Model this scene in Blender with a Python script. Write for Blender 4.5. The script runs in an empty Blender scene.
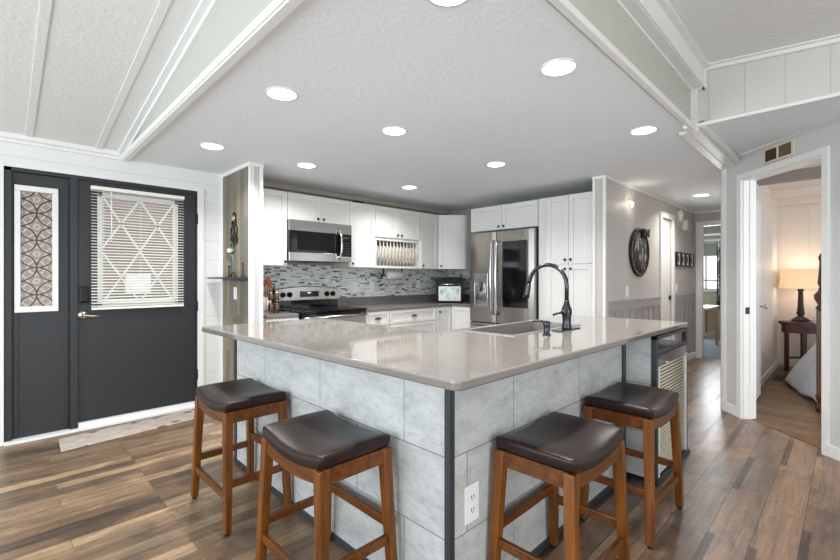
import bpy, bmesh, math, random
from mathutils import Vector, Matrix, Euler
random.seed(7)
S = bpy.context.scene
C = S.collection
PI = math.pi
# ------------------------------------------------------------------ camera
A = math.radians(45.33)
SA, CA = math.sin(A), math.cos(A)
cam = bpy.data.objects.new('camera', bpy.data.cameras.new('camera'))
C.objects.link(cam)
cam.location = (0, 0, 1.25)
cam.rotation_euler = (PI/2, 0, -(PI/2 - A))
cam.data.sensor_width = 36.0
cam.data.lens = 425/840*36.0
cam.data.shift_y = -2/840
cam.data.clip_start = 0.05
S.camera = cam
# ------------------------------------------------------------------ world, daylight and rear fill
W = bpy.data.worlds.new('world'); S.world = W; W.use_nodes = True
bg = W.node_tree.nodes['Background']
bg.inputs[0].default_value = (0.88, 0.94, 1.0, 1); bg.inputs[1].default_value = 1.1
def area(name, loc, rot, sx, sy, power, col):
    l = bpy.data.lights.new(name, 'AREA'); l.shape = 'RECTANGLE'; l.size = sx; l.size_y = sy
    l.energy = power; l.color = col
    o = bpy.data.objects.new(name, l); C.objects.link(o); o.location = loc; o.rotation_euler = rot
    return o
area('living_window_daylight', (-3.4, 1.8, 1.4), (0, -PI/2-.35, 0), 1.8, 3.6, 84, (0.82, 0.92, 1.0))
area('rear_fill_light', (1.2, -3.2, 1.3), (PI/2+.4, 0, 0), 5.0, 1.8, 105, (0.95, 0.98, 1.0))  # added fill lamp behind the camera, tilted up to brighten the ceiling
area('office_window_daylight', (10.5, 2.0, 1.45), (0, PI/2, 0), 1.2, 1.1, 38, (0.9, 0.96, 1.0))
S.view_settings.view_transform = 'Standard'
S.view_settings.look = 'None'
S.view_settings.exposure = 0.66
S.view_settings.gamma = 1.0
S.view_settings.use_curve_mapping = False

# ------------------------------------------------------------------ materials
def rgb(r, g, b):   # sRGB 0..255 to linear
    f = lambda c: (c/255/12.92 if c/255 <= .04045 else ((c/255+.055)/1.055)**2.4)
    return (f(r), f(g), f(b), 1)
class N:
    def __init__(s, name):
        s.m = bpy.data.materials.new(name); s.m.use_nodes = True; s.t = s.m.node_tree
        s.b = s.t.nodes['Principled BSDF']
    def n(s, typ, **kw):
        x = s.t.nodes.new(typ)
        for k, v in kw.items():
            if k.startswith('i_'):
                x.inputs[k[2:].replace('_', ' ')].default_value = v
            else: setattr(x, k, v)
        return x
    def l(s, a, b): s.t.links.new(a, b)
    def vec(s, a='X', b='Y', scale=(1, 1, 1), off=(0, 0, 0)):
        tc = s.n('ShaderNodeTexCoord'); sp = s.n('ShaderNodeSeparateXYZ'); cb = s.n('ShaderNodeCombineXYZ')
        s.l(tc.outputs['Object'], sp.inputs[0]); s.l(sp.outputs[a], cb.inputs[0]); s.l(sp.outputs[b], cb.inputs[1])
        mp = s.n('ShaderNodeMapping'); mp.inputs['Scale'].default_value = scale; mp.inputs['Location'].default_value = off
        s.l(cb.outputs[0], mp.inputs[0]); return mp.outputs[0]
    def ramp(s, fac, stops, interp='LINEAR'):
        r = s.n('ShaderNodeValToRGB'); cr = r.color_ramp; cr.interpolation = interp
        while len(cr.elements) < len(stops): cr.elements.new(0.5)
        for e, (p, c) in zip(cr.elements, stops): e.position = p; e.color = c
        s.l(fac, r.inputs[0]); return r.outputs[0]
    def mix(s, fac, a, b, mode='MIX'):
        x = s.n('ShaderNodeMix', data_type='RGBA', blend_type=mode)
        for i, v in ((0, fac), (6, a), (7, b)):
            if hasattr(v, 'links'): s.l(v, x.inputs[i])
            else: x.inputs[i].default_value = v
        return x.outputs[2]
    def noise(s, vec=None, scale=5, detail=3, rough=.5, dist=0):
        x = s.n('ShaderNodeTexNoise'); x.inputs['Scale'].default_value = scale; x.inputs['Detail'].default_value = detail
        x.inputs['Roughness'].default_value = rough; x.inputs['Distortion'].default_value = dist
        if vec is None: vec = s.n('ShaderNodeTexCoord').outputs['Object']
        s.l(vec, x.inputs['Vector']); return x.outputs[0]
    def brick(s, vec, w, h, gap, off=.5, freq=2):
        x = s.n('ShaderNodeTexBrick', offset=off, offset_frequency=freq)
        x.inputs['Color1'].default_value = (0, 0, 0, 1); x.inputs['Color2'].default_value = (1, 1, 1, 1)
        x.inputs['Mortar'].default_value = (.5, .5, .5, 1)
        x.inputs['Scale'].default_value = 1; x.inputs['Mortar Size'].default_value = gap
        x.inputs['Mortar Smooth'].default_value = 0.1
        x.inputs['Brick Width'].default_value = w; x.inputs['Row Height'].default_value = h
        s.l(vec, x.inputs['Vector']); return x.outputs['Color'], x.outputs['Fac']
    def col(s, c):
        if hasattr(c, 'links'): s.l(c, s.b.inputs['Base Color'])
        else: s.b.inputs['Base Color'].default_value = c
    def bump(s, h, strength=.3, dist=.01):
        x = s.n('ShaderNodeBump'); x.inputs['Strength'].default_value = strength; x.inputs['Distance'].default_value = dist
        s.l(h, x.inputs['Height']); s.l(x.outputs[0], s.b.inputs['Normal'])
    def p(s, rough=.5, metal=0, **kw):
        s.b.inputs['Roughness'].default_value = rough; s.b.inputs['Metallic'].default_value = metal
        for k, v in kw.items(): s.b.inputs[k.replace('_', ' ')].default_value = v
        return s
    def math(s, op, a, b=0.0, c=None):
        x = s.n('ShaderNodeMath', operation=op)
        for i, v in enumerate((a, b) if c is None else (a, b, c)):
            if hasattr(v, 'links'): s.l(v, x.inputs[i])
            else: x.inputs[i].default_value = v
        return x.outputs[0]
def plain(name, c, rough=.5, metal=0, var=.04, scale=8, **kw):
    m = N(name); m.p(rough, metal, **kw)
    n = m.noise(scale=scale)
    d = tuple(max(0, x*(1-var*3)) for x in c[:3]) + (1,)
    m.col(m.mix(n, d, tuple(min(1, x*(1+var)) for x in c[:3]) + (1,)))
    return m.m
M = {}
M['white'] = plain('white_paint', rgb(228, 228, 226), .45, var=.01)
M['cab'] = plain('white_cabinet_paint', rgb(218, 218, 215), .35, var=.01)
M['trim'] = plain('white_trim', rgb(231, 231, 228), .4, var=.01)
M['black'] = plain('black_metal', rgb(28, 28, 30), .35, .3)
M['blackgloss'] = plain('black_glass', rgb(10, 10, 12), .06, 0)
M['blackplastic'] = plain('black_plastic', rgb(8, 8, 9), .28, Specular_IOR_Level=.3)
M['charcoal'] = plain('charcoal_metal', rgb(60, 66, 70), .4, .2)
M['gunmetal'] = plain('gunmetal_faucet', rgb(70, 70, 74), .22, .9)
M['nickel'] = plain('satin_nickel', rgb(205, 195, 180), .25, 1)
M['chrome'] = plain('chrome', rgb(220, 220, 222), .12, 1)
M['plastic'] = plain('white_plastic', rgb(238, 238, 236), .35, var=.01)
M['cream'] = plain('cream_paint', rgb(215, 205, 185), .5)
M['plate'] = plain('cream_plate_ceramic', rgb(196, 191, 176), .25)
M['paper'] = plain('paper_towel', rgb(243, 242, 238), .8, var=.02)
M['taupe'] = plain('taupe_wall_paint', rgb(178, 168, 155), .7)
M['darkvoid'] = plain('dark_duct', rgb(70, 45, 30), .8)
M['brownslat'] = plain('tan_duct_louver', rgb(140, 125, 100), .6)
M['leaf'] = plain('green_leaf', rgb(120, 135, 50), .5, var=.2)
M['petal'] = plain('white_petal', rgb(240, 240, 235), .6)
M['bronze'] = plain('dark_bronze', rgb(52, 42, 36), .45, .4)
M['copper'] = plain('copper_brown', rgb(150, 90, 60), .35, .5)
M['concdark'] = plain('rubber_black', rgb(15, 15, 15), .7)
M['doorpaint'] = plain('charcoal_door_paint', rgb(38, 41, 44), .45, var=.04, scale=3)
M['linen'] = None

def mk_steel(name, axis, c=(158, 153, 147), rough=.26):
    m = N(name); m.p(rough, 1.0)
    sc = {'Z': (60, 60, 1.5), 'X': (1.5, 60, 60), 'Y': (60, 1.5, 60)}[axis]
    tc = m.n('ShaderNodeTexCoord'); mp = m.n('ShaderNodeMapping'); mp.inputs['Scale'].default_value = sc
    m.l(tc.outputs['Object'], mp.inputs[0])
    n = m.noise(mp.outputs[0], 4, 4)
    c1 = rgb(*c); m.col(m.mix(n, tuple(x*.82 for x in c1[:3])+(1,), tuple(min(1, x*1.1) for x in c1[:3])+(1,)))
    return m.m
M['steel'] = mk_steel('brushed_steel', 'Z')
M['steelh'] = mk_steel('brushed_steel_horizontal', 'X', (190, 187, 183), .2)
M['sinksteel'] = mk_steel('sink_steel', 'X', (168, 166, 162), .35); M['sinksteel'].node_tree.nodes['Principled BSDF'].inputs['Metallic'].default_value = .8

def mk_ceiling(name, c):
    m = N(name); m.p(.85)
    n = m.noise(scale=38, detail=3, rough=.6); m.bump(n, .4, .009)
    n2 = m.noise(scale=2); m.col(m.mix(n2, tuple(x*.97 for x in rgb(*c)[:3])+(1,), rgb(*c))); return m.m
M['ceiling'] = mk_ceiling('textured_ceiling', (236, 241, 245))
M['vault'] = mk_ceiling('textured_vault', (228, 228, 226))

def mk_panel(name, c, axis, pitch, horizontal=False, gap=.004, depth=.6, dark=.8, off=0):
    # painted boards with thin grooves: axis is the coordinate that runs across the boards
    m = N(name); m.p(.5)
    tc = m.n('ShaderNodeTexCoord'); sp = m.n('ShaderNodeSeparateXYZ'); m.l(tc.outputs['Object'], sp.inputs[0])
    v = m.math('ADD', sp.outputs[axis], 50 + off)
    f = m.math('PINGPONG', v, pitch/2)
    g = m.math('LESS_THAN', f, gap/2)
    base = rgb(*c); n = m.noise(scale=1.5)
    bc = m.mix(n, tuple(x*.96 for x in base[:3])+(1,), base)
    m.col(m.mix(g, bc, tuple(x*dark for x in base[:3])+(1,)))
    inv = m.math('SUBTRACT', 1.0, g); m.bump(inv, depth, .003); return m.m
M['shiplap'] = mk_panel('white_shiplap', (228, 229, 227), 'Z', .185, dark=.82, gap=.005)
M['hallpaint'] = mk_panel('greige_panel_wall', (196, 191, 187), 'X', .2, dark=.86)
M['greywall'] = mk_panel('light_grey_panel_wall', (204, 204, 202), 'X', .41, dark=.9, off=.1)
M['soffitpanel'] = mk_panel('sage_grey_panel', (206, 205, 197), 'Y', .2, dark=.85, gap=.005, off=.12)
M['soffitpanelx'] = mk_panel('sage_grey_panel_long', (190, 190, 180), 'X', .41, dark=.9, gap=.004)
M['wains'] = plain('lavender_grey_wainscot', rgb(166, 161, 164), .5)
M['bedwall'] = mk_panel('warm_white_bedroom_wall', (226, 216, 206), 'Y', .3, dark=.92)
M['bedside'] = plain('bedroom_side_wall', rgb(222, 214, 206), .6)
M['bedceil'] = plain('bedroom_ceiling', rgb(232, 218, 208), .7)
M['greybeam'] = plain('grey_beam', rgb(140, 134, 130), .6)
M['office'] = plain('office_wall', rgb(190, 184, 170), .6)

def mk_floor(name, stops_a, stops_b, u, v, wa, wb, la, lb, split=None, rough=.32):
    m = N(name); m.p(rough)
    va = m.vec(u, v); vs = m.vec(u, v, (1.6, 26, 1)); vs2 = m.vec(u, v, (4, 90, 1))
    ca, fa = m.brick(va, la, wa, .0022, .37, 2)
    cb, fb = m.brick(m.vec(u, v, off=(.3, .02, 0)), lb, wb, .0012, .43, 3)
    A_ = m.ramp(ca, stops_a); B_ = m.ramp(cb, stops_b)
    if split is not None:
        tc = m.n('ShaderNodeTexCoord'); sp = m.n('ShaderNodeSeparateXYZ'); m.l(tc.outputs['Object'], sp.inputs[0])
        f = m.math('LESS_THAN', sp.outputs['X'], split)
        fv = m.math('FRACT', m.math('DIVIDE', m.math('ADD', sp.outputs['Y'], 50*wa), wa))
        cs, fs_ = m.brick(m.vec(u, v), .62, wa, .0, .43, 3)
        on = m.math('MULTIPLY', m.math('GREATER_THAN', fv, .80), m.math('GREATER_THAN', cs, .42))
        sc_ = m.ramp(cs, [(0, rgb(70, 58, 50)), (.55, rgb(84, 68, 58)), (.66, rgb(160, 134, 106)), (.8, rgb(96, 80, 70)), (1, rgb(150, 128, 108))], 'CONSTANT')
        A2 = m.mix(on, A_, sc_)
        base = m.mix(f, A2, B_); gap = m.mix(f, fa, fb)
    else: base = m.mix(.25, A_, B_); gap = fa
    n1 = m.ramp(m.noise(vs, 1, 5, .6, .3), [(.3, (.62, .6, .6, 1)), (.5, (1, 1, 1, 1)), (.75, (1.25, 1.22, 1.2, 1))])
    n2 = m.ramp(m.noise(vs2, 1, 3, .6), [(.3, (.82, .82, .82, 1)), (.6, (1.05, 1.05, 1.05, 1))])
    n3 = m.ramp(m.noise(m.vec(u, v, (3.2, 6.5, 1)), 1, 5, .65, .7), [(.36, (.5, .52, .56, 1)), (.56, (1.15, 1.12, 1.08, 1))])
    n4 = m.ramp(m.noise(m.vec(u, v, (30, 90, 1)), 1, 4, .7), [(.32, (.7, .7, .7, 1)), (.55, (1.06, 1.06, 1.06, 1))])
    base = m.mix(.7, base, m.mix(1, base, n4, 'MULTIPLY'))
    c = m.mix(1, base, n1, 'MULTIPLY'); c = m.mix(1, c, n2, 'MULTIPLY'); c = m.mix(.75, c, m.mix(1, c, n3, 'MULTIPLY'))
    c = m.mix(m.math('MULTIPLY', gap, .75), c, rgb(60, 48, 40))
    m.col(c)
    rr = m.n('ShaderNodeMapRange'); m.l(m.noise(vs, 1, 3), rr.inputs[0]); rr.inputs[3].default_value = rough-.06; rr.inputs[4].default_value = rough+.1
    m.l(rr.outputs[0], m.b.inputs['Roughness'])
    m.bump(m.math('SUBTRACT', 1, gap), .25, .002)
    return m.m
wide = [(0, rgb(98, 80, 68)), (.25, rgb(134, 108, 88)), (.5, rgb(110, 98, 92)), (.75, rgb(146, 116, 92)), (1, rgb(92, 82, 78))]
strip = [(0, rgb(72, 62, 55)), (.2, rgb(132, 108, 84)), (.4, rgb(92, 80, 70)), (.6, rgb(168, 142, 112)), (.8, rgb(108, 88, 70)), (1, rgb(142, 122, 98))]
M['floor'] = mk_floor('laminate_floor', wide, strip, 'X', 'Y', .165, .085, 1.2, .95, 1.3, rough=.3)
bedst = [(0, rgb(78, 56, 40)), (.35, rgb(126, 94, 66)), (.65, rgb(96, 72, 52)), (1, rgb(158, 126, 92))]
M['bedfloor'] = mk_floor('bedroom_floor', bedst, bedst, 'Y', 'X', .12, .06, 1.4, 1.1, None, rough=.4)

def mk_tile(name, u, offu, offv):
    m = N(name); m.p(.5)
    c, f = m.brick(m.vec(u, 'Z', off=(offu, offv, 0)), .62, .2975, .0022, .5, 2)
    n = m.ramp(m.noise(m.vec(u, 'Z', (3, 7, 1)), 1.6, 8, .68, .5), [(.32, rgb(176, 178, 177)), (.5, rgb(194, 196, 195)), (.7, rgb(206, 207, 205))])
    n2 = m.ramp(m.noise(m.vec(u, 'Z', (1, 1.8, 1)), 22, 6, .75, .3), [(.30, rgb(226, 226, 225)), (.5, (1, 1, 1, 1))])
    t = m.ramp(c, [(0, (.95, .95, .95, 1)), (1, (1.03, 1.03, 1.02, 1))])
    k = m.mix(1, m.mix(1, n, n2, 'MULTIPLY'), t, 'MULTIPLY')
    m.col(m.mix(f, k, rgb(120, 120, 118))); m.bump(m.math('SUBTRACT', 1, f), .3, .002); return m.m
M['tileL'] = mk_tile('concrete_tile_left', 'Y', -.25, -.01)
M['tileR'] = mk_tile('concrete_tile_right', 'X', .145, -.01)

def mk_counter(name, c1, c2, rough=.1):
    m = N(name); m.p(rough)
    n = m.noise(scale=420, detail=2, rough=.6)
    s = m.ramp(n, [(.38, rgb(*c1)), (.55, rgb(*c2)), (.7, rgb(176, 172, 166))])
    n2 = m.noise(scale=7); m.col(m.mix(m.math('MULTIPLY', n2, .35), s, rgb(*c1))); return m.m
M['quartz'] = mk_counter('grey_quartz', (108, 103, 99), (131, 125, 120), .06)
M['quartz'].node_tree.nodes['Principled BSDF'].inputs['IOR'].default_value = 1.85
M['laminate'] = mk_counter('dark_grey_counter', (96, 94, 93), (116, 113, 111), .25)

def mk_splash(ax='X'):
    m = N('glass_mosaic'); m.p(.18)
    v = m.vec(ax, 'Z')
    c1, f1 = m.brick(v, .13, .0165, .0012, .37, 3)
    c2, f2 = m.brick(m.vec(ax, 'Z', off=(.07, 0, 0)), .075, .0165, .001, .61, 2)
    k = m.math('FRACT', m.math('MULTIPLY', m.math('ADD', c1, m.math('MULTIPLY', c2, .5)), 1.37))
    s = m.ramp(k, [(0, rgb(228, 231, 229)), (.22, rgb(196, 202, 202)), (.36, rgb(216, 221, 219)), (.52, rgb(236, 238, 235)),
                   (.74, rgb(160, 168, 170)), (.83, rgb(84, 88, 92)), (.90, rgb(210, 216, 214)), (.97, rgb(58, 60, 64))], 'CONSTANT')
    m.col(m.mix(f1, s, rgb(170, 172, 170))); return m.m
M['splash'] = mk_splash(); M['splash2'] = mk_splash('Y')

def mk_barn(name):
    m = N(name); m.p(.65)
    c, f = m.brick(m.vec('Z', 'Y'), .9, .085, .0015, .4, 2)
    s = m.ramp(c, [(0, rgb(92, 88, 76)), (.3, rgb(128, 119, 102)), (.5, rgb(108, 108, 102)), (.7, rgb(146, 132, 108)), (1, rgb(102, 102, 96))])
    n = m.ramp(m.noise(m.vec('Z', 'Y', (2, 40, 1)), 1, 4, .6), [(.3, (.75, .75, .75, 1)), (.65, (1.1, 1.1, 1.1, 1))])
    m.col(m.mix(f, m.mix(1, s, n, 'MULTIPLY'), rgb(60, 58, 52))); return m.m
M['barn'] = mk_barn('weathered_wood_planks')

def mk_wood(name, c1, c2, rough=.32, sc=(3, 3, 3), stretch='Z'):
    m = N(name); m.p(rough)
    tc = m.n('ShaderNodeTexCoord'); mp = m.n('ShaderNodeMapping')
    mp.inputs['Scale'].default_value = {'Z': (30, 30, 2), 'X': (2, 30, 30), 'Y': (30, 2, 30)}[stretch]
    m.l(tc.outputs['Object'], mp.inputs[0])
    n = m.noise(mp.outputs[0], 1.2, 4, .6, .4); m.col(m.ramp(n, [(.3, rgb(*c1)), (.7, rgb(*c2))])); return m.m
M['stool'] = mk_wood('walnut_stool_wood', (74, 37, 3), (132, 76, 16), .36)
M['stoolh'] = mk_wood('walnut_stool_wood_side', (66, 32, 3), (118, 66, 13), .36, stretch='X')
M['mahog'] = mk_wood('mahogany', (58, 18, 14), (92, 34, 26), .3)
M['bedwood'] = mk_wood('dark_bed_wood', (60, 32, 18), (92, 52, 30), .3)
M['desk'] = mk_wood('light_desk_wood', (158, 136, 106), (184, 162, 130), .4, stretch='Y')
M['spice'] = plain('ground_spice', rgb(104, 84, 70), .4, var=.2, scale=40)
M['spoon'] = mk_wood('spoon_wood', (150, 84, 44), (186, 116, 66), .5)

def mk_leather():
    m = N('brown_black_leather'); m.p(.36, Specular_IOR_Level=.32)
    n = m.noise(scale=3.5, detail=3)
    m.col(m.ramp(n, [(.35, rgb(20, 14, 14)), (.7, rgb(46, 30, 24))]))
    m.bump(m.noise(scale=90, detail=3), .12, .004); return m.m
M['leather'] = mk_leather()

def mk_matmat():
    m = N('birch_print_mat'); m.p(.85)
    n = m.ramp(m.noise(m.vec('X', 'Y', (10, 40, 1)), 1, 4, .6), [(.35, rgb(160, 148, 138)), (.65, rgb(196, 184, 172))])
    v = m.n('ShaderNodeTexVoronoi'); v.inputs['Scale'].default_value = 1; m.l(m.vec('X', 'Y', (6.5, 9, 1)), v.inputs['Vector'])
    k = m.math('LESS_THAN', m.math('ADD', v.outputs['Distance'], m.math('MULTIPLY', m.noise(m.vec('X', 'Y', (20, 60, 1)), 1, 3), .5)), .50)
    m.col(m.mix(m.math('MULTIPLY', k, .8), n, rgb(84, 76, 72))); return m.m
M['mat'] = mk_matmat()

def mk_medallion():
    m = N('medallion_glass'); m.p(.3)
    d = .15
    tc = m.n('ShaderNodeTexCoord'); sp = m.n('ShaderNodeSeparateXYZ'); m.l(tc.outputs['Object'], sp.inputs[0])
    x0 = m.math('SUBTRACT', sp.outputs['X'], .205); z0 = m.math('SUBTRACT', sp.outputs['Z'], 1.756)
    k_ = 1/(math.sqrt(2)*d)
    u = m.math('FRACT', m.math('ADD', m.math('MULTIPLY', m.math('ADD', x0, z0), k_), 50.5))
    w = m.math('FRACT', m.math('ADD', m.math('MULTIPLY', m.math('SUBTRACT', x0, z0), k_), 50.5))
    lines = None; rings = None
    for cx in (0, 1):
        for cz in (0, 1):
            dx = m.math('SUBTRACT', u, cx); dz = m.math('SUBTRACT', w, cz)
            r = m.math('SQRT', m.math('ADD', m.math('MULTIPLY', dx, dx), m.math('MULTIPLY', dz, dz)))
            e = m.math('LESS_THAN', m.math('ABSOLUTE', m.math('SUBTRACT', r, .707)), .036)
            lines = e if lines is None else m.math('MAXIMUM', lines, e)
            rings = r if rings is None else m.math('MINIMUM', rings, r)
    dx = m.math('SUBTRACT', u, .5); dz = m.math('SUBTRACT', w, .5)
    r5 = m.math('SQRT', m.math('ADD', m.math('MULTIPLY', dx, dx), m.math('MULTIPLY', dz, dz)))
    rr = m.math('MINIMUM', rings, r5)
    lace = m.math('PINGPONG', m.math('MULTIPLY', rr, 9), 1)
    lace2 = m.noise(scale=150, detail=2)
    k = m.math('GREATER_THAN', m.math('ADD', m.math('MULTIPLY', lace, .5), lace2), .82)
    c = m.mix(k, rgb(138, 126, 116), rgb(186, 174, 162)); m.col(m.mix(lines, c, rgb(42, 32, 30))); return m.m
M['medal'] = mk_medallion()

def emis(name, c, s):
    m = N(name); m.col(c); m.b.inputs['Emission Color'].default_value = c; m.b.inputs['Emission Strength'].default_value = s; return m.m
M['lamp'] = emis('downlight_lens', (1, .97, .92, 1), 6)
M['dimlamp'] = emis('sconce_lens', (1, .93, .85, 1), 1.3)
M['display'] = emis('clock_display', rgb(150, 190, 200), 1.0)
def mk_glass(name, rough=0.0, tint=(1, 1, 1, 1)):
    m = N(name); m.p(rough, 0, Transmission_Weight=1.0, IOR=1.1); m.col(tint); return m.m
M['glass'] = mk_glass('window_glass')
M['jar'] = mk_glass('jar_glass', .02, (.95, .97, .97, 1))
def mk_shade():
    m = N('linen_lampshade'); m.p(.8); n = m.noise(scale=120, detail=3)
    m.col(m.mix(n, rgb(190, 170, 140), rgb(226, 208, 178)))
    m.b.inputs['Emission Color'].default_value = rgb(250, 205, 150); m.b.inputs['Emission Strength'].default_value = .38; return m.m
M['shade'] = mk_shade()
def mk_quilt():
    m = N('pale_blue_quilt'); m.p(.85); n = m.noise(scale=9, detail=4)
    m.col(m.mix(n, rgb(206, 214, 226), rgb(236, 238, 242))); m.bump(m.noise(scale=16, detail=4), .5, .03); return m.m
M['quilt'] = mk_quilt()
def mk_curtain():
    m = N('dark_pattern_curtain'); m.p(.85)
    k = m.math('GREATER_THAN', m.noise(scale=14, detail=3), .55); m.col(m.mix(k, rgb(52, 54, 60), rgb(140, 140, 138))); return m.m
M['curtain'] = mk_curtain()
M['romanshade'] = plain('grey_roman_shade', rgb(150, 150, 140), .8)
M['rug'] = plain('blue_grey_rug', rgb(128, 138, 148), .9, var=.1, scale=30)
M['ext'] = mk_panel('porch_siding', (150, 134, 124), 'Z', .13, dark=.6, gap=.012)  # siding colour darkened to stand in for the shade under the porch
M['extw'] = plain('porch_white', rgb(235, 235, 230), .6)
M['blind'] = plain('white_blind_vinyl', rgb(240, 238, 230), .45, var=.01)

# ------------------------------------------------------------------ mesh helpers
class MB:
    def __init__(s): s.bm = bmesh.new(); s.mats = []
    def add(s, verts, faces, smooth=False, mi=0):
        vs = [s.bm.verts.new(v) for v in verts]
        for f in faces:
            try:
                fc = s.bm.faces.new([vs[i] for i in f]); fc.smooth = smooth; fc.material_index = mi
            except ValueError: pass
        return s
    def box(s, x0, x1, y0, y1, z0, z1, mi=0, mat=None):
        v = [(x, y, z) for z in (z0, z1) for y in (y0, y1) for x in (x0, x1)]
        if mat is not None: v = [mat @ Vector(p) for p in v]
        return s.add(v, [(0, 2, 3, 1), (4, 5, 7, 6), (0, 1, 5, 4), (2, 6, 7, 3), (0, 4, 6, 2), (1, 3, 7, 5)], mi=mi)
    def prism(s, pts, z0, z1, mi=0, axis='Z'):
        n = len(pts)
        f = {'Z': lambda p, z: (p[0], p[1], z), 'Y': lambda p, z: (p[0], z, p[1]), 'X': lambda p, z: (z, p[0], p[1])}[axis]
        v = [f(p, z0) for p in pts] + [f(p, z1) for p in pts]
        fs = [tuple(range(n)), tuple(range(2*n-1, n-1, -1))] + [(i, i+n, (i+1) % n+n, (i+1) % n) for i in range(n)]
        return s.add(v, fs, mi=mi)
    def lathe(s, prof, cx=0, cy=0, seg=20, axis='Z', mi=0, sx=1, sy=1, closed=True):
        v = []; fs = []
        for r, z in prof:
            for k in range(seg):
                a = 2*PI*k/seg; p = (r*math.cos(a)*sx, r*math.sin(a)*sy)
                v.append({'Z': (cx+p[0], cy+p[1], z), 'Y': (cx+p[0], z, cy+p[1]), 'X': (z, cx+p[0], cy+p[1])}[axis])
        for i in range(len(prof)-1):
            for k in range(seg):
                fs.append((i*seg+k, i*seg+(k+1) % seg, (i+1)*seg+(k+1) % seg, (i+1)*seg+k))
        if closed:
            fs.append(tuple(range(seg-1, -1, -1))); fs.append(tuple((len(prof)-1)*seg+k for k in range(seg)))
        return s.add(v, fs, True, mi)
    def tube(s, pts, r, seg=10, mi=0):
        pts = [Vector(p) for p in pts]; rs = r if isinstance(r, (list, tuple)) else [r]*len(pts)
        v = []; fs = []; up = Vector((0, 0, 1)); prev = None
        for i, p in enumerate(pts):
            t = (pts[min(i+1, len(pts)-1)]-pts[max(i-1, 0)]).normalized()
            if prev is None:
                a = t.cross(up) if abs(t.dot(up)) < .95 else t.cross(Vector((1, 0, 0)))
            else: a = prev - t*prev.dot(t)
            a.normalize(); prev = a; b = t.cross(a)
            for k in range(seg):
                q = 2*PI*k/seg; v.append(p+(a*math.cos(q)+b*math.sin(q))*rs[i])
        for i in range(len(pts)-1):
            for k in range(seg): fs.append((i*seg+k, i*seg+(k+1) % seg, (i+1)*seg+(k+1) % seg, (i+1)*seg+k))
        fs.append(tuple(range(seg-1, -1, -1))); fs.append(tuple((len(pts)-1)*seg+k for k in range(seg)))
        return s.add(v, fs, True, mi)
    def bar(s, a, b, w0, d0, w1=None, d1=None):
        # square tapered bar from a to b, section axes along x and y
        w1 = w1 or w0; d1 = d1 or d0; v = []
        for p, w, d in ((a, w0, d0), (b, w1, d1)):
            for sx, sy in ((-1, -1), (1, -1), (1, 1), (-1, 1)): v.append((p[0]+sx*w/2, p[1]+sy*d/2, p[2]))
        return s.add(v, [(0, 3, 2, 1), (4, 5, 6, 7), (0, 1, 5, 4), (1, 2, 6, 5), (2, 3, 7, 6), (3, 0, 4, 7)])
    def xf(s, m):
        bmesh.ops.transform(s.bm, matrix=m, verts=s.bm.verts); return s
    def build(s, name, mat, parent=None, bevel=0, world=False, subsurf=0, seg=2, angle=40):
        bmesh.ops.recalc_face_normals(s.bm, faces=s.bm.faces)
        me = bpy.data.meshes.new(name); s.bm.to_mesh(me); s.bm.free()
        for m in (mat if isinstance(mat, (list, tuple)) else [mat]): me.materials.append(M[m] if isinstance(m, str) else m)
        o = bpy.data.objects.new(name, me); C.objects.link(o)
        if parent is not None:
            o.parent = parent
            if world:
                r = parent; mt = Matrix.Identity(4)
                chain = []
                while r is not None:
                    chain.append(Matrix.Translation(r.location) @ r.rotation_euler.to_matrix().to_4x4()); r = r.parent
                for c in reversed(chain): mt = mt @ c
                me.transform(mt.inverted())
        if bevel:
            b = o.modifiers.new('bevel', 'BEVEL'); b.width = bevel; b.segments = seg; b.limit_method = 'ANGLE'; b.angle_limit = math.radians(angle)
        if subsurf:
            b = o.modifiers.new('sub', 'SUBSURF'); b.levels = subsurf; b.render_levels = subsurf
        return o
def tag(o, label, cat, group=None, kind=None):
    if label: o['label'] = label
    if cat: o['category'] = cat
    if group: o['group'] = group
    if kind: o['kind'] = kind
    return o
def thing(name, label, cat, loc=(0, 0, 0), rz=0, group=None):
    o = bpy.data.objects.new(name, None); o.empty_display_size = .1; C.objects.link(o)
    o.location = loc; o.rotation_euler = (0, 0, rz)
    return tag(o, label, cat, group)
def struct(name, mb, mat, parent=None, **kw):
    o = mb.build(name, mat, parent, **kw)
    if parent is None: o['kind'] = 'structure'
    return o
def kids(o): return [c for c in bpy.data.objects if c.parent == o]
def copy_tree(o, parent=None):
    c = o.copy(); C.objects.link(c); c.parent = parent
    for ch in kids(o): copy_tree(ch, c)
    return c
def BX(*a, **k): return MB().box(*a, **k)
def holed(outer, holes, z0, z1):
    m = MB(); bm = m.bm; edges = []
    for loop in [outer]+holes:
        vs = [bm.verts.new((x, y, z1)) for x, y in loop]
        edges += [bm.edges.new((vs[i], vs[(i+1) % len(vs)])) for i in range(len(vs))]
    r = bmesh.ops.triangle_fill(bm, use_beauty=True, use_dissolve=False, edges=edges)
    fs = list(bm.faces)
    bmesh.ops.dissolve_limit(bm, angle_limit=.01, verts=bm.verts, edges=bm.edges, delimit=set()) if False else None
    g = bmesh.ops.extrude_face_region(bm, geom=fs)
    nv = [e for e in g['geom'] if isinstance(e, bmesh.types.BMVert)]
    bmesh.ops.translate(bm, vec=(0, 0, z0-z1), verts=nv)
    return m
def RF(R, F):   # point from distance right of and ahead of the viewing spot
    return (R*SA+F*CA, -R*CA+F*SA)

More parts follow.
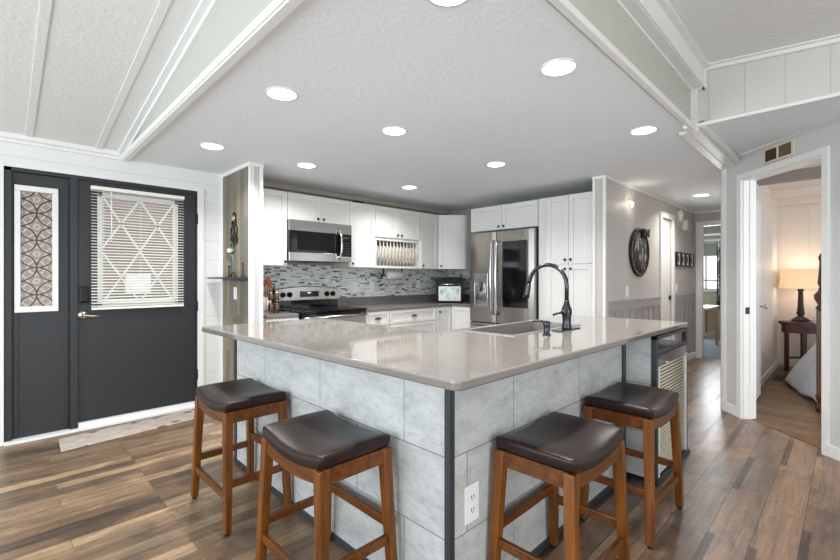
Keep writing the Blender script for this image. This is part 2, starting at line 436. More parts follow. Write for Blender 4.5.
# ================================================================== STRUCTURE
CZ = 2.29
struct('floor', BX(-3, 7.8, -2.8, 4.6, -.06, 0), 'floor')
bf = MB(); c0 = RF(2.93, 4.0); c1 = RF(2.93, -1)
bf.prism([c0, (7.98, .78), (7.98, -3.2), (c1[0], -3.2), c1], .0, .004)
struct('floor_bedroom', bf, 'bedfloor')
struct('floor_office', BX(7.8, 10.8, 0, 3.2, -.06, 0.0), 'rug')
# flat kitchen ceiling, hallway ceiling
struct('ceiling_kitchen', MB().prism([(.78, .78), (7.9, .78), (7.9, 1.9), (5.1, 1.9), (5.1, 4.6), (.78, 4.6)], CZ, CZ+.05), 'ceiling')
# vaulted ceiling over the entry, rising from the door wall
vz = lambda y: 2.335+.147*(4.45-y)
v = MB()
v.prism([(4.6, vz(4.6)), (2.0, vz(2.0)), (.71, vz(2.0)), (.71, vz(2.0)+.05), (2.0, vz(2.0)+.05), (4.6, vz(4.6)+.05)], -3, .80, axis='X')
struct('ceiling_entry', v, 'vault')
v = MB(); v.prism([(.71, 2.70), (-2.8, 2.36), (-2.8, 2.41), (.71, 2.75)], -3, 3.47, axis='X')
struct('ceiling_living', v, 'vault')
# lower ceiling over the bedroom door
v = MB(); v.add([(3.472, .80, 2.312), (4.95, .86, 2.362), (4.95, -2.8, 2.362), (3.472, -2.8, 2.312),
                 (3.472, .80, 2.36), (4.95, .86, 2.41), (4.95, -2.8, 2.41), (3.472, -2.8, 2.36)],
                [(0, 1, 2, 3), (4, 7, 6, 5), (0, 4, 5, 1), (1, 5, 6, 2), (2, 6, 7, 3), (3, 7, 4, 0)])
struct('ceiling_soffit', v, 'ceiling')
# beam faces
v = MB(); v.prism([(4.45, CZ), (.78, CZ), (.78, 2.70), (1.9, 2.71), (4.45, 2.34)], .78, .80, axis='X')
struct('wall_entry_beam', v, 'soffitpanelx')
struct('wall_ridge_beam', BX(.78, 3.45, .78, .80, CZ, 2.56), 'soffitpanelx')
struct('trim_28', BX(.78, 3.45, .71, .80, 2.556, 2.58), 'trim')
struct('trim_ridge_band', BX(.78, 3.45, .70, .72, 2.56, 2.70), 'trim')
v = MB(); v.prism([(.80, 2.31), (-2.8, 2.31), (-2.8, 2.36), (.705, 2.69), (.705, 2.558), (.80, 2.558)], 3.45, 3.47, axis='X')
struct('wall_living_panel', v, 'soffitpanel')
# mouldings on beams
t = MB()
t.box(.745, .785, .76, 4.45, CZ-.012, CZ+.028); t.box(.755, .80, .76, 4.45, CZ-.02, CZ-.006)
struct('trim_1', t, 'trim', bevel=.004)
t = MB()
for y0, y1 in ((4.45, 2.0),):
    t.add([(x, y, vz(y)-d) for x in (.72, .782) for y, d in ((y0, .0), (y1, .0), (y1, .022), (y0, .022))],
          [(0, 1, 2, 3), (4, 7, 6, 5), (0, 4, 5, 1), (1, 5, 6, 2), (2, 6, 7, 3), (3, 7, 4, 0)])
    t.add([(x, y, vz(y)-d) for x in (.755, .782) for y, d in ((y0, .02), (y1, .02), (y1, .05), (y0, .05))],
          [(0, 1, 2, 3), (4, 7, 6, 5), (0, 4, 5, 1), (1, 5, 6, 2), (2, 6, 7, 3), (3, 7, 4, 0)])
struct('trim_2', t, 'trim')
struct('trim_3', BX(.78, 3.45, .755, .79, CZ-.012, CZ+.022).box(.78, 3.45, .765, .785, CZ+.02, CZ+.035), 'trim', bevel=.004)
struct('trim_4', BX(.78, 3.45, .763, .785, 2.545, 2.568), 'trim', bevel=.003)
struct('trim_5', BX(3.425, 3.452, .74, .782, 2.30, 2.556).box(3.428, 3.452, .70, .78, 2.545, 2.565).box(3.428, 3.452, .69, .712, 2.545, 2.69), 'trim')
struct('trim_6', BX(3.43, 3.452, -2.8, .78, 2.298, 2.322), 'trim', bevel=.004)
v = MB(); v.prism([(.70, 2.668), (-2.8, 2.328), (-2.8, 2.365), (.70, 2.705)], 3.42, 3.452, axis='X'); v.prism([(.70, 2.69), (-2.8, 2.35), (-2.8, 2.365), (.70, 2.705)], 3.39, 3.425, axis='X')
struct('trim_7', v, 'trim')
struct('trim_8', BX(.78, 3.43, .665, .705, 2.678, 2.70), 'trim')
# wide moulding between hall ceiling and low ceiling, with its little return
struct('trim_9', BX(3.45, 4.86, .74, .80, 2.272, 2.33).box(3.45, 4.86, .80, .86, 2.268, 2.295).box(3.45, 4.86, .70, .74, 2.295, 2.34).box(3.30, 3.46, .775, .80, 2.262, 2.29), 'trim', bevel=.005)
# vault batten strips on the entry ceiling
for k, xc in enumerate((-.25, .159, .588)):
    t = MB()
    def strip_(xa, xb, dz):
        t.add([(x, y, vz(y)-d) for x in (xa, xb) for y, d in ((4.44, -.002), (2.0, -.002), (2.0, dz), (4.44, dz))],
              [(0, 1, 2, 3), (4, 7, 6, 5), (0, 4, 5, 1), (1, 5, 6, 2), (2, 6, 7, 3), (3, 7, 4, 0)])
    strip_(xc-.021, xc+.021, .006)
    struct('trim_%d' % (10+k), t, 'vault')

# door wall (white shiplap) with the door opening
DX0, DX1, DZ = .02, 1.362, 2.09
w = BX(-3, DX0, 4.45, 4.57, 0, 2.5).box(DX1, 1.66, 4.45, 4.57, 0, 2.5).box(DX0, DX1, 4.45, 4.57, DZ, 2.5)
struct('wall_door_side', w, 'shiplap')
struct('trim_13', BX(-3, .76, 4.42, 4.452, 2.30, 2.345).box(-3, .76, 4.432, 4.452, 2.27, 2.30), 'trim', bevel=.004)
struct('trim_14', BX(-.055, DX0, 4.436, 4.452, 0, DZ+.03).box(DX1, DX1+.055, 4.436, 4.452, 0, DZ+.03).box(DX0, DX1, 4.44, 4.452, DZ, DZ+.03), 'trim')
# kitchen back wall, backsplash, right wall
struct('wall_kitchen_back', BX(1.66, 5.15, 4.45, 4.57, 0, CZ), 'taupe')
struct('wall_backsplash', BX(1.73, 5.03, 4.44, 4.452, .88, 1.40), 'splash')
struct('wall_backsplash_right', BX(5.022, 5.032, 3.45, 4.44, .88, 1.40), 'splash2')
struct('wall_kitchen_right', BX(5.03, 5.15, 1.86, 4.45, 0, CZ), 'taupe')
struct('trim_15', BX(1.73, 5.03, 4.39, 4.45, CZ-.06, CZ), 'taupe', bevel=.01)
# wood clad stub wall
w = BX(1.605, 1.70, 3.785, 4.45, 0, CZ)
struct('wall_stub', w, 'greywall')
struct('wall_stub_cladding', BX(1.592, 1.606, 3.80, 4.43, 0, CZ-.03), 'barn')
struct('trim_16', BX(1.585, 1.61, 3.765, 3.80, 0, CZ).box(1.61, 1.63, 3.768, 3.785, 0, CZ).box(1.685, 1.712, 3.768, 3.79, 0, CZ).box(1.582, 1.61, 4.42, 4.45, 0, CZ).box(1.578, 1.715, 3.76, 3.785, CZ-.035, CZ).box(1.58, 1.61, 3.765, 4.45, CZ-.035, CZ), 'trim', bevel=.003)
# hall left wall with its end cap
w = BX(4.37, 6.15, 1.74, 1.86, 0, CZ).box(6.62, 7.92, 1.74, 1.86, 0, CZ).box(6.15, 6.62, 1.74, 1.86, 2.05, CZ)
struct('wall_hall_left', w, 'hallpaint')
struct('trim_17', BX(4.345, 4.375, 1.735, 1.765, 0, CZ).box(4.345, 4.375, 1.84, 1.868, 0, CZ).box(4.34, 4.38, 1.73, 1.87, CZ-.03, CZ).box(4.365, 7.8, 1.725, 1.742, CZ-.03, CZ), 'trim', bevel=.003)
# wainscot
w = BX(4.375, 6.08, 1.728, 1.741, .0, .99).box(6.70, 7.79, 1.728, 1.741, .0, .99)
w.box(4.375, 6.08, 1.715, 1.741, .985, 1.012).box(6.70, 7.79, 1.715, 1.741, .985, 1.012)
for x0, x1 in ((4.375, 6.08), (6.70, 7.79)):
    w.box(x0, x1, 1.718, 1.730, .90, .985)
    n = int((x1-x0)/.21)
    for i in range(n+1):
        xx = x0+(x1-x0-.05)*i/n; w.box(xx, xx+.05, 1.718, 1.730, .1, .90)
struct('wall_hall_wainscot', w, 'wains', bevel=.003)
struct('baseboard_hall', BX(4.375, 6.08, 1.712, 1.741, 0, .09).box(6.70, 7.79, 1.712, 1.741, 0, .09), 'trim', bevel=.004)
# white door in the hall wall
struct('door_2', BX(6.15, 6.62, 1.76, 1.80, .01, 2.05).box(6.18, 6.59, 1.755, 1.76, .15, 1.9), 'white')
d2 = bpy.data.objects['door_2']
BX(6.55, 6.60, 1.735, 1.76, .95, 1.01).build('door_latch', 'black', d2)
struct('trim_18', BX(6.08, 6.15, 1.715, 1.74, 0, 2.12).box(6.62, 6.70, 1.715, 1.74, 0, 2.12).box(6.15, 6.62, 1.715, 1.74, 2.05, 2.12), 'trim', bevel=.003)
# hall end wall with open doorway to the office
w = BX(7.8, 7.92, 1.64, 1.74, 0, CZ).box(7.8, 7.92, .84, .95, 0, CZ).box(7.8, 7.92, .95, 1.64, 2.06, CZ)
struct('wall_hall_end', w, 'hallpaint')
struct('trim_19', BX(7.78, 7.8, 1.64, 1.70, 0, 2.13).box(7.78, 7.8, .89, .95, 0, 2.13).box(7.78, 7.8, .95, 1.64, 2.06, 2.13).box(7.80, 7.92, 1.625, 1.64, 0, 2.06).box(7.77, 7.8, .85, 1.73, CZ-.03, CZ), 'trim')
struct('baseboard_hall_end', BX(7.785, 7.8, 1.70, 1.735, 0, .09), 'trim')
# hall right wall / bedroom side wall
struct('wall_hall_right', BX(4.90, 7.95, .73, .845, 0, 2.40), 'bedside')
struct('baseboard_bedroom', BX(4.95, 7.90, .712, .73, 0.004, .09), 'trim', bevel=.004)
# office
w = BX(10.6, 10.7, -.1, 1.96-.42, 0, 2.4).box(10.6, 10.7, 2.75, 3.3, 0, 2.4).box(10.6, 10.7, 1.54, 2.75, 0, 1.0).box(10.6, 10.7, 1.54, 2.75, 2.0, 2.4)
struct('wall_office_back', w, 'office')
struct('wall_office_left', BX(7.92, 10.7, 3.2, 3.3, 0, 2.4), 'office')
struct('wall_office_right', BX(7.95, 10.7, -.1, 0, 0, 2.4), 'office')
struct('ceiling_office', BX(7.9, 10.7, -.1, 3.3, 2.38, 2.43), 'ceiling')
struct('trim_27', BX(10.57, 10.6, 0, 3.2, 2.17, 2.36), 'greybeam')
struct('trim_20', BX(10.52, 10.6, 0, 3.2, 2.13, 2.17).box(10.54, 10.6, 0, 3.2, 2.02, 2.05).box(10.55, 10.6, 0, 3.2, .965, 1.0), 'trim')
wf = MB()
for x0, x1, z0, z1 in ((1.52, 1.58, 1.0, 2.02), (2.71, 2.77, 1.0, 2.02), (1.54, 2.75, .985, 1.03), (1.54, 2.75, 1.96, 2.02), (1.54, 2.75, 1.18, 1.215), (2.12, 2.15, 1.0, 2.0)):
    wf.box(10.59, 10.63, x0, x1, z0, z1)
struct('window_1', wf, 'trim')
BX(10.64, 10.645, 1.54, 2.75, 1.0, 2.0).build('window_glass', 'glass', bpy.data.objects['window_1'])

# angled wall with the bedroom doorway: local x runs from the hall corner towards the viewer
C0 = RF(2.87, 4.03)
ang = math.atan2(-SA, -CA)
def ANG(m, name, mat, **kw):
    m.xf(Matrix.Translation((C0[0], C0[1], 0)) @ Matrix.Rotation(ang, 4, 'Z'))
    return struct(name, m, mat, **kw)
# local +x = towards viewer, local -y = (to the left of travel)... thickness on +y side
TH = .11
def wbox(m, s0, s1, z0, z1, r0=0.0, r1=TH): return m.box(s0, s1, r0, r1, z0, z1)
OP0, OP1, OPZ = .25, 1.01, 2.125
w = MB(); wbox(w, 0, OP0, 0, 2.44); wbox(w, OP1, 5.5, 0, 2.44); wbox(w, OP0, OP1, OPZ, 2.44)
ANG(w, 'wall_bedroom_door', 'greywall')
t = MB()
wbox(t, OP0-.05, OP0, 0, OPZ+.05, -.018, 0); wbox(t, OP1, OP1+.045, 0, OPZ+.05, -.018, 0); wbox(t, OP0, OP1, OPZ, OPZ+.05, -.018, 0)
wbox(t, OP0, OP0+.012, 0, OPZ, 0, TH); wbox(t, OP1-.012, OP1, 0, OPZ, 0, TH); wbox(t, OP0, OP1, OPZ-.012, OPZ, 0, TH)
wbox(t, OP0+.012, OP0+.022, 0, OPZ, .05, .08)
ANG(t, 'trim_21', 'trim')
t = MB(); wbox(t, -.012, .05, 0, 2.37, -.012, .0); wbox(t, -.012, 0.0, 0, 2.37, -.012, .06)
ANG(t, 'trim_22', 'trim')
t = MB(); wbox(t, .0, OP0-.05, 0, .085, -.014, 0); wbox(t, OP1+.045, 5.5, 0, .085, -.014, 0)
ANG(t, 'baseboard_angled', 'trim', bevel=.003)
t = MB(); wbox(t, .0, 5.5, 2.335, 2.365, -.022, 0)
ANG(t, 'trim_23', 'trim')
t = MB(); wbox(t, OP0+.012, OP0+.0135, .93, .99, .015, .05)
s_ = ANG(t, 'trim_24', 'black')
t = MB(); t.prism([(0, 0), (.12, 0), (.12, .004), (0, .006)], 0, .01)
# bedroom shell
struct('wall_bedroom_back', BX(7.965, 8.02, -3.2, .73, 0, 2.5), 'bedwall')
struct('ceiling_bedroom', MB().prism([RF(2.99, 4.2), (7.95, .75), (7.95, -3.2), (c1[0]+.1, -3.2), RF(2.99, -1)], 2.40, 2.45), 'bedceil')
struct('trim_25', BX(6.0, 6.16, -2.5, .73, 2.30, 2.40), 'greybeam')
struct('trim_26', BX(7.2, 7.35, -2.5, .73, 2.30, 2.40).box(7.85, 7.92, -2.5, .73, 2.27, 2.40), 'bedceil')
struct('baseboard_bedroom_back', BX(7.95, 7.965, -2.5, .73, 0.004, .09), 'trim')

# ------------------------------------------------------------------ entry door and sidelight (door_1)
d = MB()
d.box(DX0, DX0+.045, 4.447, 4.52, .0, DZ).box(DX1-.012, DX1, 4.447, 4.52, .0, DZ).box(DX0, DX1, 4.447, 4.52, DZ-.03, DZ).box(.405, .455, 4.44, 4.52, .0, DZ)
struct('door_1', d, 'doorpaint', bevel=.003)
door = bpy.data.objects['door_1']
# sidelight slab with an opening for the glass
s = MB()
for b in ((.065, .405, .02, .985), (.065, .405, 1.96, DZ-.03), (.065, .09, .985, 1.96), (.325, .405, .985, 1.96)): s.box(b[0], b[1], 4.475, 4.51, b[2], b[3])
s.box(.075, .10, 4.468, 4.48, .05, 2.0).box(.375, .395, 4.468, 4.48, .05, 2.0).box(.075, .395, 4.468, 4.48, .035, .055)
s.build('sidelight_panel', 'doorpaint', door, bevel=.002)
s = MB()
for b in ((.078, .334, .985, 1.03), (.078, .334, 1.92, 1.962), (.078, .113, 1.03, 1.92), (.297, .334, 1.03, 1.92)): s.box(b[0], b[1], 4.455, 4.478, b[2], b[3])
s.build('sidelight_frame', 'trim', door, bevel=.004)
BX(.113, .297, 4.468, 4.474, 1.03, 1.92).build('patterned_glass', 'medal', door)
GX0, GX1, GZ0, GZ1 = .585, 1.195, 1.0, 1.975
s = MB()
for b in ((.458, GX0, .06, DZ-.03), (GX1, DX1-.014, .06, DZ-.03), (GX0, GX1, .06, GZ0), (GX0, GX1, GZ1, DZ-.03)): s.box(b[0], b[1], 4.462, 4.505, b[2], b[3])
s.build('door_slab', 'doorpaint', door)
s = MB()
for b in ((GX0, GX0+.035, GZ0, GZ1), (GX1-.035, GX1, GZ0, GZ1), (GX0, GX1, GZ0, GZ0+.035), (GX0, GX1, GZ1-.035, GZ1)): s.box(b[0], b[1], 4.452, 4.50, b[2], b[3])
wfr = s.build('window_frame', 'trim', door, bevel=.003)
BX(GX0+.03, GX1-.03, 4.484, 4.488, GZ0+.03, GZ1-.03).build('pane', 'glass', wfr)
s = MB()
def lat(x0, z0, x1, z1):
    dx, dz = x1-x0, z1-z0; L = math.hypot(dx, dz); nx, nz = -dz/L*.008, dx/L*.008
    s.prism([(x0+nx, z0+nz), (x1+nx, z1+nz), (x1-nx, z1-nz), (x0-nx, z0-nz)], 4.457, 4.466, axis='Y')
xa, xm, xb = GX0+.035, (GX0+GX1)/2, GX1-.035
zs = [1.945, 1.72, 1.488, 1.256, 1.035]
for (a, b) in (((xm, zs[0]), (xa, zs[2]+.02)), ((xm, zs[0]), (xb, zs[2]+.02)), ((xa, zs[0]), (xm, zs[2])), ((xb, zs[0]), (xm, zs[2])),
               ((xm, zs[2]), (xa, zs[4])), ((xm, zs[2]), (xb, zs[4])), ((xa, zs[2]-.02), (xm, zs[4])), ((xb, zs[2]-.02), (xm, zs[4]))):
    lat(a[0], a[1], b[0], b[1])
s.build('lattice', 'trim', wfr)
BX(.458, DX1-.012, 4.43, 4.47, .02, .058).build('door_sweep', 'trim', door, bevel=.003)
BX(DX0, DX1, 4.40, 4.50, .0, .022).build('threshold', 'trim', door, bevel=.003)
s = MB(); s.lathe([(.03, 4.44), (.032, 4.452), (.028, 4.462)], .487, .945, 20, 'Y').tube([(.487, 4.45, .945), (.487, 4.405, .945), (.50, 4.395, .943), (.55, 4.395, .935), (.61, 4.40, .93)], [.011, .011, .011, .009, .006], 10)
s.build('door_lever', 'nickel', door)
s = MB(); s.box(.462, .528, 4.43, 4.463, 1.045, 1.18); kp = s.build('keypad_lock', 'blackgloss', door, bevel=.012, seg=3)
MB().lathe([(.012, 4.415), (.012, 4.432)], .50, 1.075, 14, 'Y').build('thumb_turn', 'black', kp)
for z in (1.82, .98, .32):
    MB().lathe([(.008, z-.05), (.008, z+.05)], DX1-.004, 4.44, 10).build('hinge', 'black', door)
# blind hanging on the door
bl = thing('window_blind', 'white slatted blind hung over the diamond-lattice window of the dark entry door', 'blind', (.885, 4.41, .985))
BX(.535, 1.235, 4.395, 4.44, 1.985, 2.015).build('headrail', 'blind', bl, world=True, bevel=.003)
BX(.54, 1.23, 4.40, 4.43, .985, 1.003).build('bottom_rail', 'blind', bl, world=True, bevel=.003)
s = MB(); n = 40
for i in range(n):
    z = 1.015+i*(1.975-1.015)/(n-1)
    s.add([(x, y, z+dz) for x in (.538, 1.232) for y, dz in ((4.402, -.004), (4.428, .005), (4.428, .0065), (4.402, -.0025))],
          [(0, 1, 2, 3), (4, 7, 6, 5), (0, 4, 5, 1), (1, 5, 6, 2), (2, 6, 7, 3), (3, 7, 4, 0)])
for z in (1.008, 1.012): s.box(.538, 1.232, 4.402, 4.428, z-.001, z+.001)
s.build('slats', 'blind', bl, world=True)
s = MB()
for x in (.62, .885, 1.15): s.box(x-.001, x+.001, 4.400, 4.402, 1.0, 1.99)
s.build('ladder_cord', 'blind', bl, world=True)
MB().tube([(.67, 4.385, 1.98), (.672, 4.382, 1.55)], .004, 8).build('wand', 'blind', bl, world=True)
# porch seen through the blind
struct('wall_porch', BX(-1.5, 4.2, 6.6, 6.7, .0, 2.6), 'ext')
struct('wall_porch_lower', BX(1.15, 1.42, 6.5, 6.6, 1.05, 1.3).box(.9, 1.7, 6.5, 6.6, .3, .98), 'extw')

# ------------------------------------------------------------------ door mat
m_ = MB()
m_.prism([(.31, 3.965), (1.30, 4.07), (1.42, 4.38), (.32, 4.27)], .002, .014)
tag(m_.build('door_mat', 'mat', bevel=.004), 'long pale door mat printed like birch bark in front of the entry door', 'mat')

# ================================================================== CABINETS
def shaker(m, x0, x1, z0, z1, y=0.0, fr=.055):
    t = .019
    m.box(x0, x0+fr, y-t, y, z0, z1).box(x1-fr, x1, y-t, y, z0, z1)
    m.box(x0+fr, x1-fr, y-t, y, z0, z0+fr).box(x0+fr, x1-fr, y-t, y, z1-fr, z1)
    m.box(x0+fr, x1-fr, y-t+.009, y, z0+fr, z1-fr)
def knob(x, z, y=-.019):
    return MB().lathe([(.004, y), (.005, y-.008), (.0135, y-.014), (.015, y-.020), (.011, y-.026), (.002, y-.028)], x, z, 14, 'Y')
def cup(x, z, y=-.019):
    m = MB(); n = 12; v = []; f = []
    for i in range(n+1):
        a = PI*i/n
        for r, yy in ((1.0, 0), (.92, -.012), (.55, -.024), (.0, -.026)):
            v.append((x+.045*r*math.cos(a), y+yy, z+.026*r*math.sin(a)))
    for i in range(n):
        for k in range(3): f.append((i*4+k, i*4+k+1, (i+1)*4+k+1, (i+1)*4+k))
    m.add(v, f, True); m.box(x-.045, x+.045, y-.004, y, z-.004, z+.004)
    return m
def cabinet(name, label, loc, rz, w, h, dep, doors=(), drawers=(), group=None, cat='cabinet', body=True, z0=0.0):
    t = thing(name, label, cat, loc, rz, group)
    if body: BX(.001, w-.001, .0, dep, z0, h).build('body', 'cab', t)
    for (x0, x1, a, b, kx, kz) in doors:
        m = MB(); shaker(m, x0, x1, a, b); dd = m.build('door', 'cab', t, bevel=.0015, seg=1)
        if kx is not None: knob(kx, kz).build('knob', 'black', dd)
    for (x0, x1, a, b, kind) in drawers:
        m = MB(); shaker(m, x0, x1, a, b, fr=.035); dd = m.build('drawer', 'cab', t, bevel=.0015, seg=1)
        cup((x0+x1)/2, (a+b)/2-.008).build('cup_pull', 'bronze', dd)
    return t
UY, UB, UT = 4.12, 1.375, 2.145
UH = UT-UB
g = .003
cabinet('wall_cabinet', 'tall white wall cabinet left of the microwave, next to the wood-clad wall', (1.765, UY, UB), 0, .355, UH, .31,
        doors=[(g, .355-g, g, UH-g, .325, .045)])
cabinet('wall_cabinet', 'short white double-door cabinet directly above the microwave', (2.12, UY, 1.86), 0, .78, .285, .31,
        doors=[(g, .389, g, .282, .355, .035), (.391, .777, g, .282, .425, .035)])
cabinet('wall_cabinet', 'tall white wall cabinet between microwave and plate rack', (2.90, UY, UB), 0, .38, UH, .31,
        doors=[(g, .38-g, g, UH-g, .035, .045)])
rk = cabinet('plate_rack_cabinet', 'white wall cabinet with two small doors over an open rack of plates', (3.28, UY, UB), 0, .79, UH, .31,
        doors=[(g, .394, .385, UH-g, .36, .425), (.396, .787, .385, UH-g, .43, .425)], z0=.38)
m = BX(0, .035, 0, .31, 0, .38).box(.755, .79, 0, .31, 0, .38).box(.035, .755, 0, .31, 0, .03).box(.035, .755, 0, .02, .345, .38)
m.build('rack_frame', 'cab', rk)
BX(.035, .755, .29, .31, .03, .38).build('rack_back', 'taupe', rk)
m = MB()
for i in range(13):
    x = .05+i*.0575
    m.tube([(x, .02, .03), (x, .02, .35)], .006, 6)
m.build('rack_dowels', 'cab', rk)
pl = None
for i in range(12):
    x = 3.28+.035+.014+i*.0597
    if pl is None:
        m = MB(); m.lathe([(.03, .0), (.09, .003), (.145, .022), (.147, .026), (.09, .009), (.0, .007)], 0, 0, 28, 'X')
        pl = m.build('plate', 'plate'); p = pl
    else:
        p = pl.copy(); C.objects.link(p)
    p.location = (x+.008, 4.262, UB+.031+.147)
    p.rotation_euler = (0, 0, 0)
    tag(p, 'cream dinner plate standing upright in the white rack under the small cabinet doors', 'plate', 'plates in the rack')
cabinet('wall_cabinet', 'narrow white wall cabinet between plate rack and corner cabinet', (4.07, UY, UB), 0, .345, UH, .31,
        doors=[(g, .345-g, g, UH-g, .035, .045)])
# diagonal corner cabinet
dc = thing('corner_wall_cabinet', 'white diagonal corner wall cabinet above the toaster oven', 'cabinet', (4.415, 4.12, UB), -PI/4)
m = MB(); m.prism([(4.415, 4.122), (4.71, 3.827), (5.03, 3.827), (5.03, 4.44), (4.415, 4.44)], UB, UT); m.build('body', 'cab', dc, world=True)
m = MB(); shaker(m, .02, .395, g, UH-g); dd = m.build('door', 'cab', dc, bevel=.0015, seg=1)
knob(.055, .045).build('knob', 'black', dd)
# tall cabinets, facing -X : local x runs towards -Y
RZ = -PI/2
cabinet('fridge_top_cabinet', 'white double-door cabinet above the refrigerator', (4.40, 3.50, 1.845), RZ, .985, .305, .62,
        doors=[(.02, .49, g, .302, .455, .04), (.494, .982, g, .302, .53, .04)])
cabinet('pantry_cabinet', 'tall white four-door pantry cabinet right of the refrigerator', (4.40, 2.513, 0), RZ, .64, 2.155, .62, z0=.1,
        doors=[(.105, .365, 1.403, 2.15, .335, 1.45), (.369, .635, 1.403, 2.15, .40, 1.45),
               (.105, .365, .11, 1.397, .335, 1.35), (.369, .635, .11, 1.397, .40, 1.35)])
# base cabinets on the back run
BZ = .865
cabinet('base_cabinet', 'white base cabinet left of the range, beside the wood-clad wall', (1.765, 3.85, 0), 0, .34, BZ, .58, z0=.1,
        doors=[(g, .337, .11, .68, .30, .64)], drawers=[(g, .337, .70, .86, 0)])
cabinet('base_cabinet', 'narrow white base cabinet with one top drawer right of the range', (2.925, 3.85, 0), 0, .36, BZ, .58, z0=.1,
        drawers=[(g, .357, .70, .86, 0)], doors=[(g, .357, .11, .69, .33, .64)])
cabinet('base_cabinet', 'wide white three-drawer base cabinet under the back worktop', (3.287, 3.85, 0), 0, .80, BZ, .58, z0=.1,
        drawers=[(g, .797, .70, .86, 0), (g, .797, .42, .69, 0), (g, .797, .11, .41, 0)])
cc = thing('corner_base_cabinet', 'white corner base cabinet below the toaster oven', 'cabinet', (4.09, 3.85, 0))
m = MB(); m.prism([(0, 0), (.33, 0), (.33, -.39), (.93, -.39), (.93, .58), (0, .58)], .1, BZ); m.build('body', 'cab', cc)
m = MB(); shaker(m, .004, .305, .11, .86, fr=.05); dd = m.build('door', 'cab', cc); knob(.055, .80).build('knob', 'black', dd)
m = MB(); shaker(m, .02, .38, .11, .86, fr=.05); m.xf(Matrix.Translation((.33, 0, 0)) @ Matrix.Rotation(-PI/2, 4, 'Z')); m.build('door', 'cab', cc)
# worktops of the back run
wt = thing('back_worktop', 'dark grey worktop with upstand running from the range round to the refrigerator', 'worktop', (3.0, 4.1, .866))
m = MB(); m.prism([(2.922, 3.825), (4.395, 3.825), (4.395, 3.462), (5.028, 3.462), (5.028, 4.438), (2.922, 4.438)], .867, .90); m.build('slab', 'laminate', wt, world=True, bevel=.004)
BX(2.922, 5.028, 4.42, 4.438, .90, 1.005).box(5.01, 5.028, 3.47, 4.42, .90, 1.005).build('upstand', 'laminate', wt, world=True, bevel=.002)
wt = thing('short_worktop', 'short dark grey worktop left of the range', 'worktop', (1.9, 4.1, .866))
BX(1.77, 2.103, 3.825, 4.438, .867, .90).build('slab', 'laminate', wt, world=True, bevel=.004)
BX(1.77, 2.103, 4.42, 4.438, .90, 1.005).build('upstand', 'laminate', wt, world=True, bevel=.002)

# ------------------------------------------------------------------ range
rg = thing('electric_range', 'stainless and black freestanding electric range with curved back panel', 'stove', (2.108, 3.80, 0))
BX(.002, .80, .02, .62, .03, .895).build('body', 'blackplastic', rg)
BX(-.002, .806, -.02, .60, .895, .918).build('cooktop', 'blackgloss', rg, bevel=.006)
for (x, y, r) in ((.2, .15, .1), (.6, .15, .075), (.2, .42, .075), (.6, .42, .1)):
    MB().lathe([(r, .9182), (r, .9188), (r-.006, .9188), (r-.006, .9182)], x, y, 28).build('burner_ring', 'charcoal', rg)
m = MB(); top = [( .003+ .795*i/12, 1.125+.032*(1-((i-6)/6)**2)) for i in range(13)]
m.prism([(.003, .918)]+top+[(.798, .918)], .56, .63, axis='Y'); m.build('back_guard', 'blackgloss', rg)
m = MB(); top2 = [(.004+.793*i/12, 1.12+.032*(1-((i-6)/6)**2)) for i in range(13)]
m.prism([(.004, 1.0)]+top2+[(.797, 1.0)], .545, .56, axis='Y'); cp = m.build('control_panel', 'steelh', rg, bevel=.003)
for x in (.085, .165, .64, .72):
    MB().lathe([(.031, .545), (.029, .53), (.016, .52), (.015, .515)], x, 1.065, 16, 'Y').build('knob', 'blackplastic', cp)
BX(.29, .53, .542, .546, 1.035, 1.10).build('control_display', 'blackgloss', cp)
BX(.385, .425, .5405, .543, 1.075, 1.09).build('clock', 'display', cp)
od = BX(.01, .79, -.015, .02, .22, .84).build('oven_door', 'steelh', rg, bevel=.004)
BX(.10, .70, -.018, -.012, .35, .70).build('oven_window', 'blackgloss', od)
BX(.01, .79, -.012, .02, .845, .892).build('vent_strip', 'blackgloss', rg)
MB().tube([(.02, -.015, .845), (.03, -.05, .848), (.06, -.06, .85), (.74, -.06, .85), (.77, -.05, .848), (.78, -.015, .845)], .014, 10).build('oven_handle', 'steelh', od)
BX(.01, .79, -.01, .02, .05, .21).build('storage_drawer', 'steelh', rg, bevel=.004)
# ------------------------------------------------------------------ microwave
mw = thing('microwave', 'stainless over-the-range microwave with black window and curved handle', 'microwave', (2.12, 4.06, 1.43))
BX(.002, .778, .02, .38, 0, .425).build('body', 'blackplastic', mw)
m = BX(0, .775, -.005, .02, .315, .428).box(0, .58, -.005, .02, 0, .09); md = m.build('front_frame', 'steelh', mw, bevel=.003)
BX(.58, .775, -.005, .02, 0, .06).build('lower_frame', 'steelh', mw, bevel=.003)
BX(0, .58, -.004, .02, .09, .315).build('door_glass', 'blackgloss', mw)
BX(.09, .47, -.006, -.003, .115, .29).build('window_screen', 'blackplastic', mw)
BX(.625, .775, -.004, .02, .06, .315).build('control_panel', 'blackgloss', mw)
m = MB()
for r in range(5):
    for c in range(3): m.box(.655+c*.035, .675+c*.035, -.0055, -.0035, .09+r*.03, .103+r*.03)
m.build('keypad', 'charcoal', mw)
BX(.66, .74, -.0055, -.0035, .265, .29).build('clock_display', 'charcoal', mw)
MB().tube([(.60, -.0, .03), (.60, -.035, .05), (.603, -.055, .11), (.604, -.06, .19), (.603, -.055, .27), (.60, -.035, .34), (.60, 0, .37)], .012, 10).build('door_handle', 'chrome', mw)
BX(.25, .5, .02, .2, -.012, 0).build('vent_grille', 'charcoal', mw)

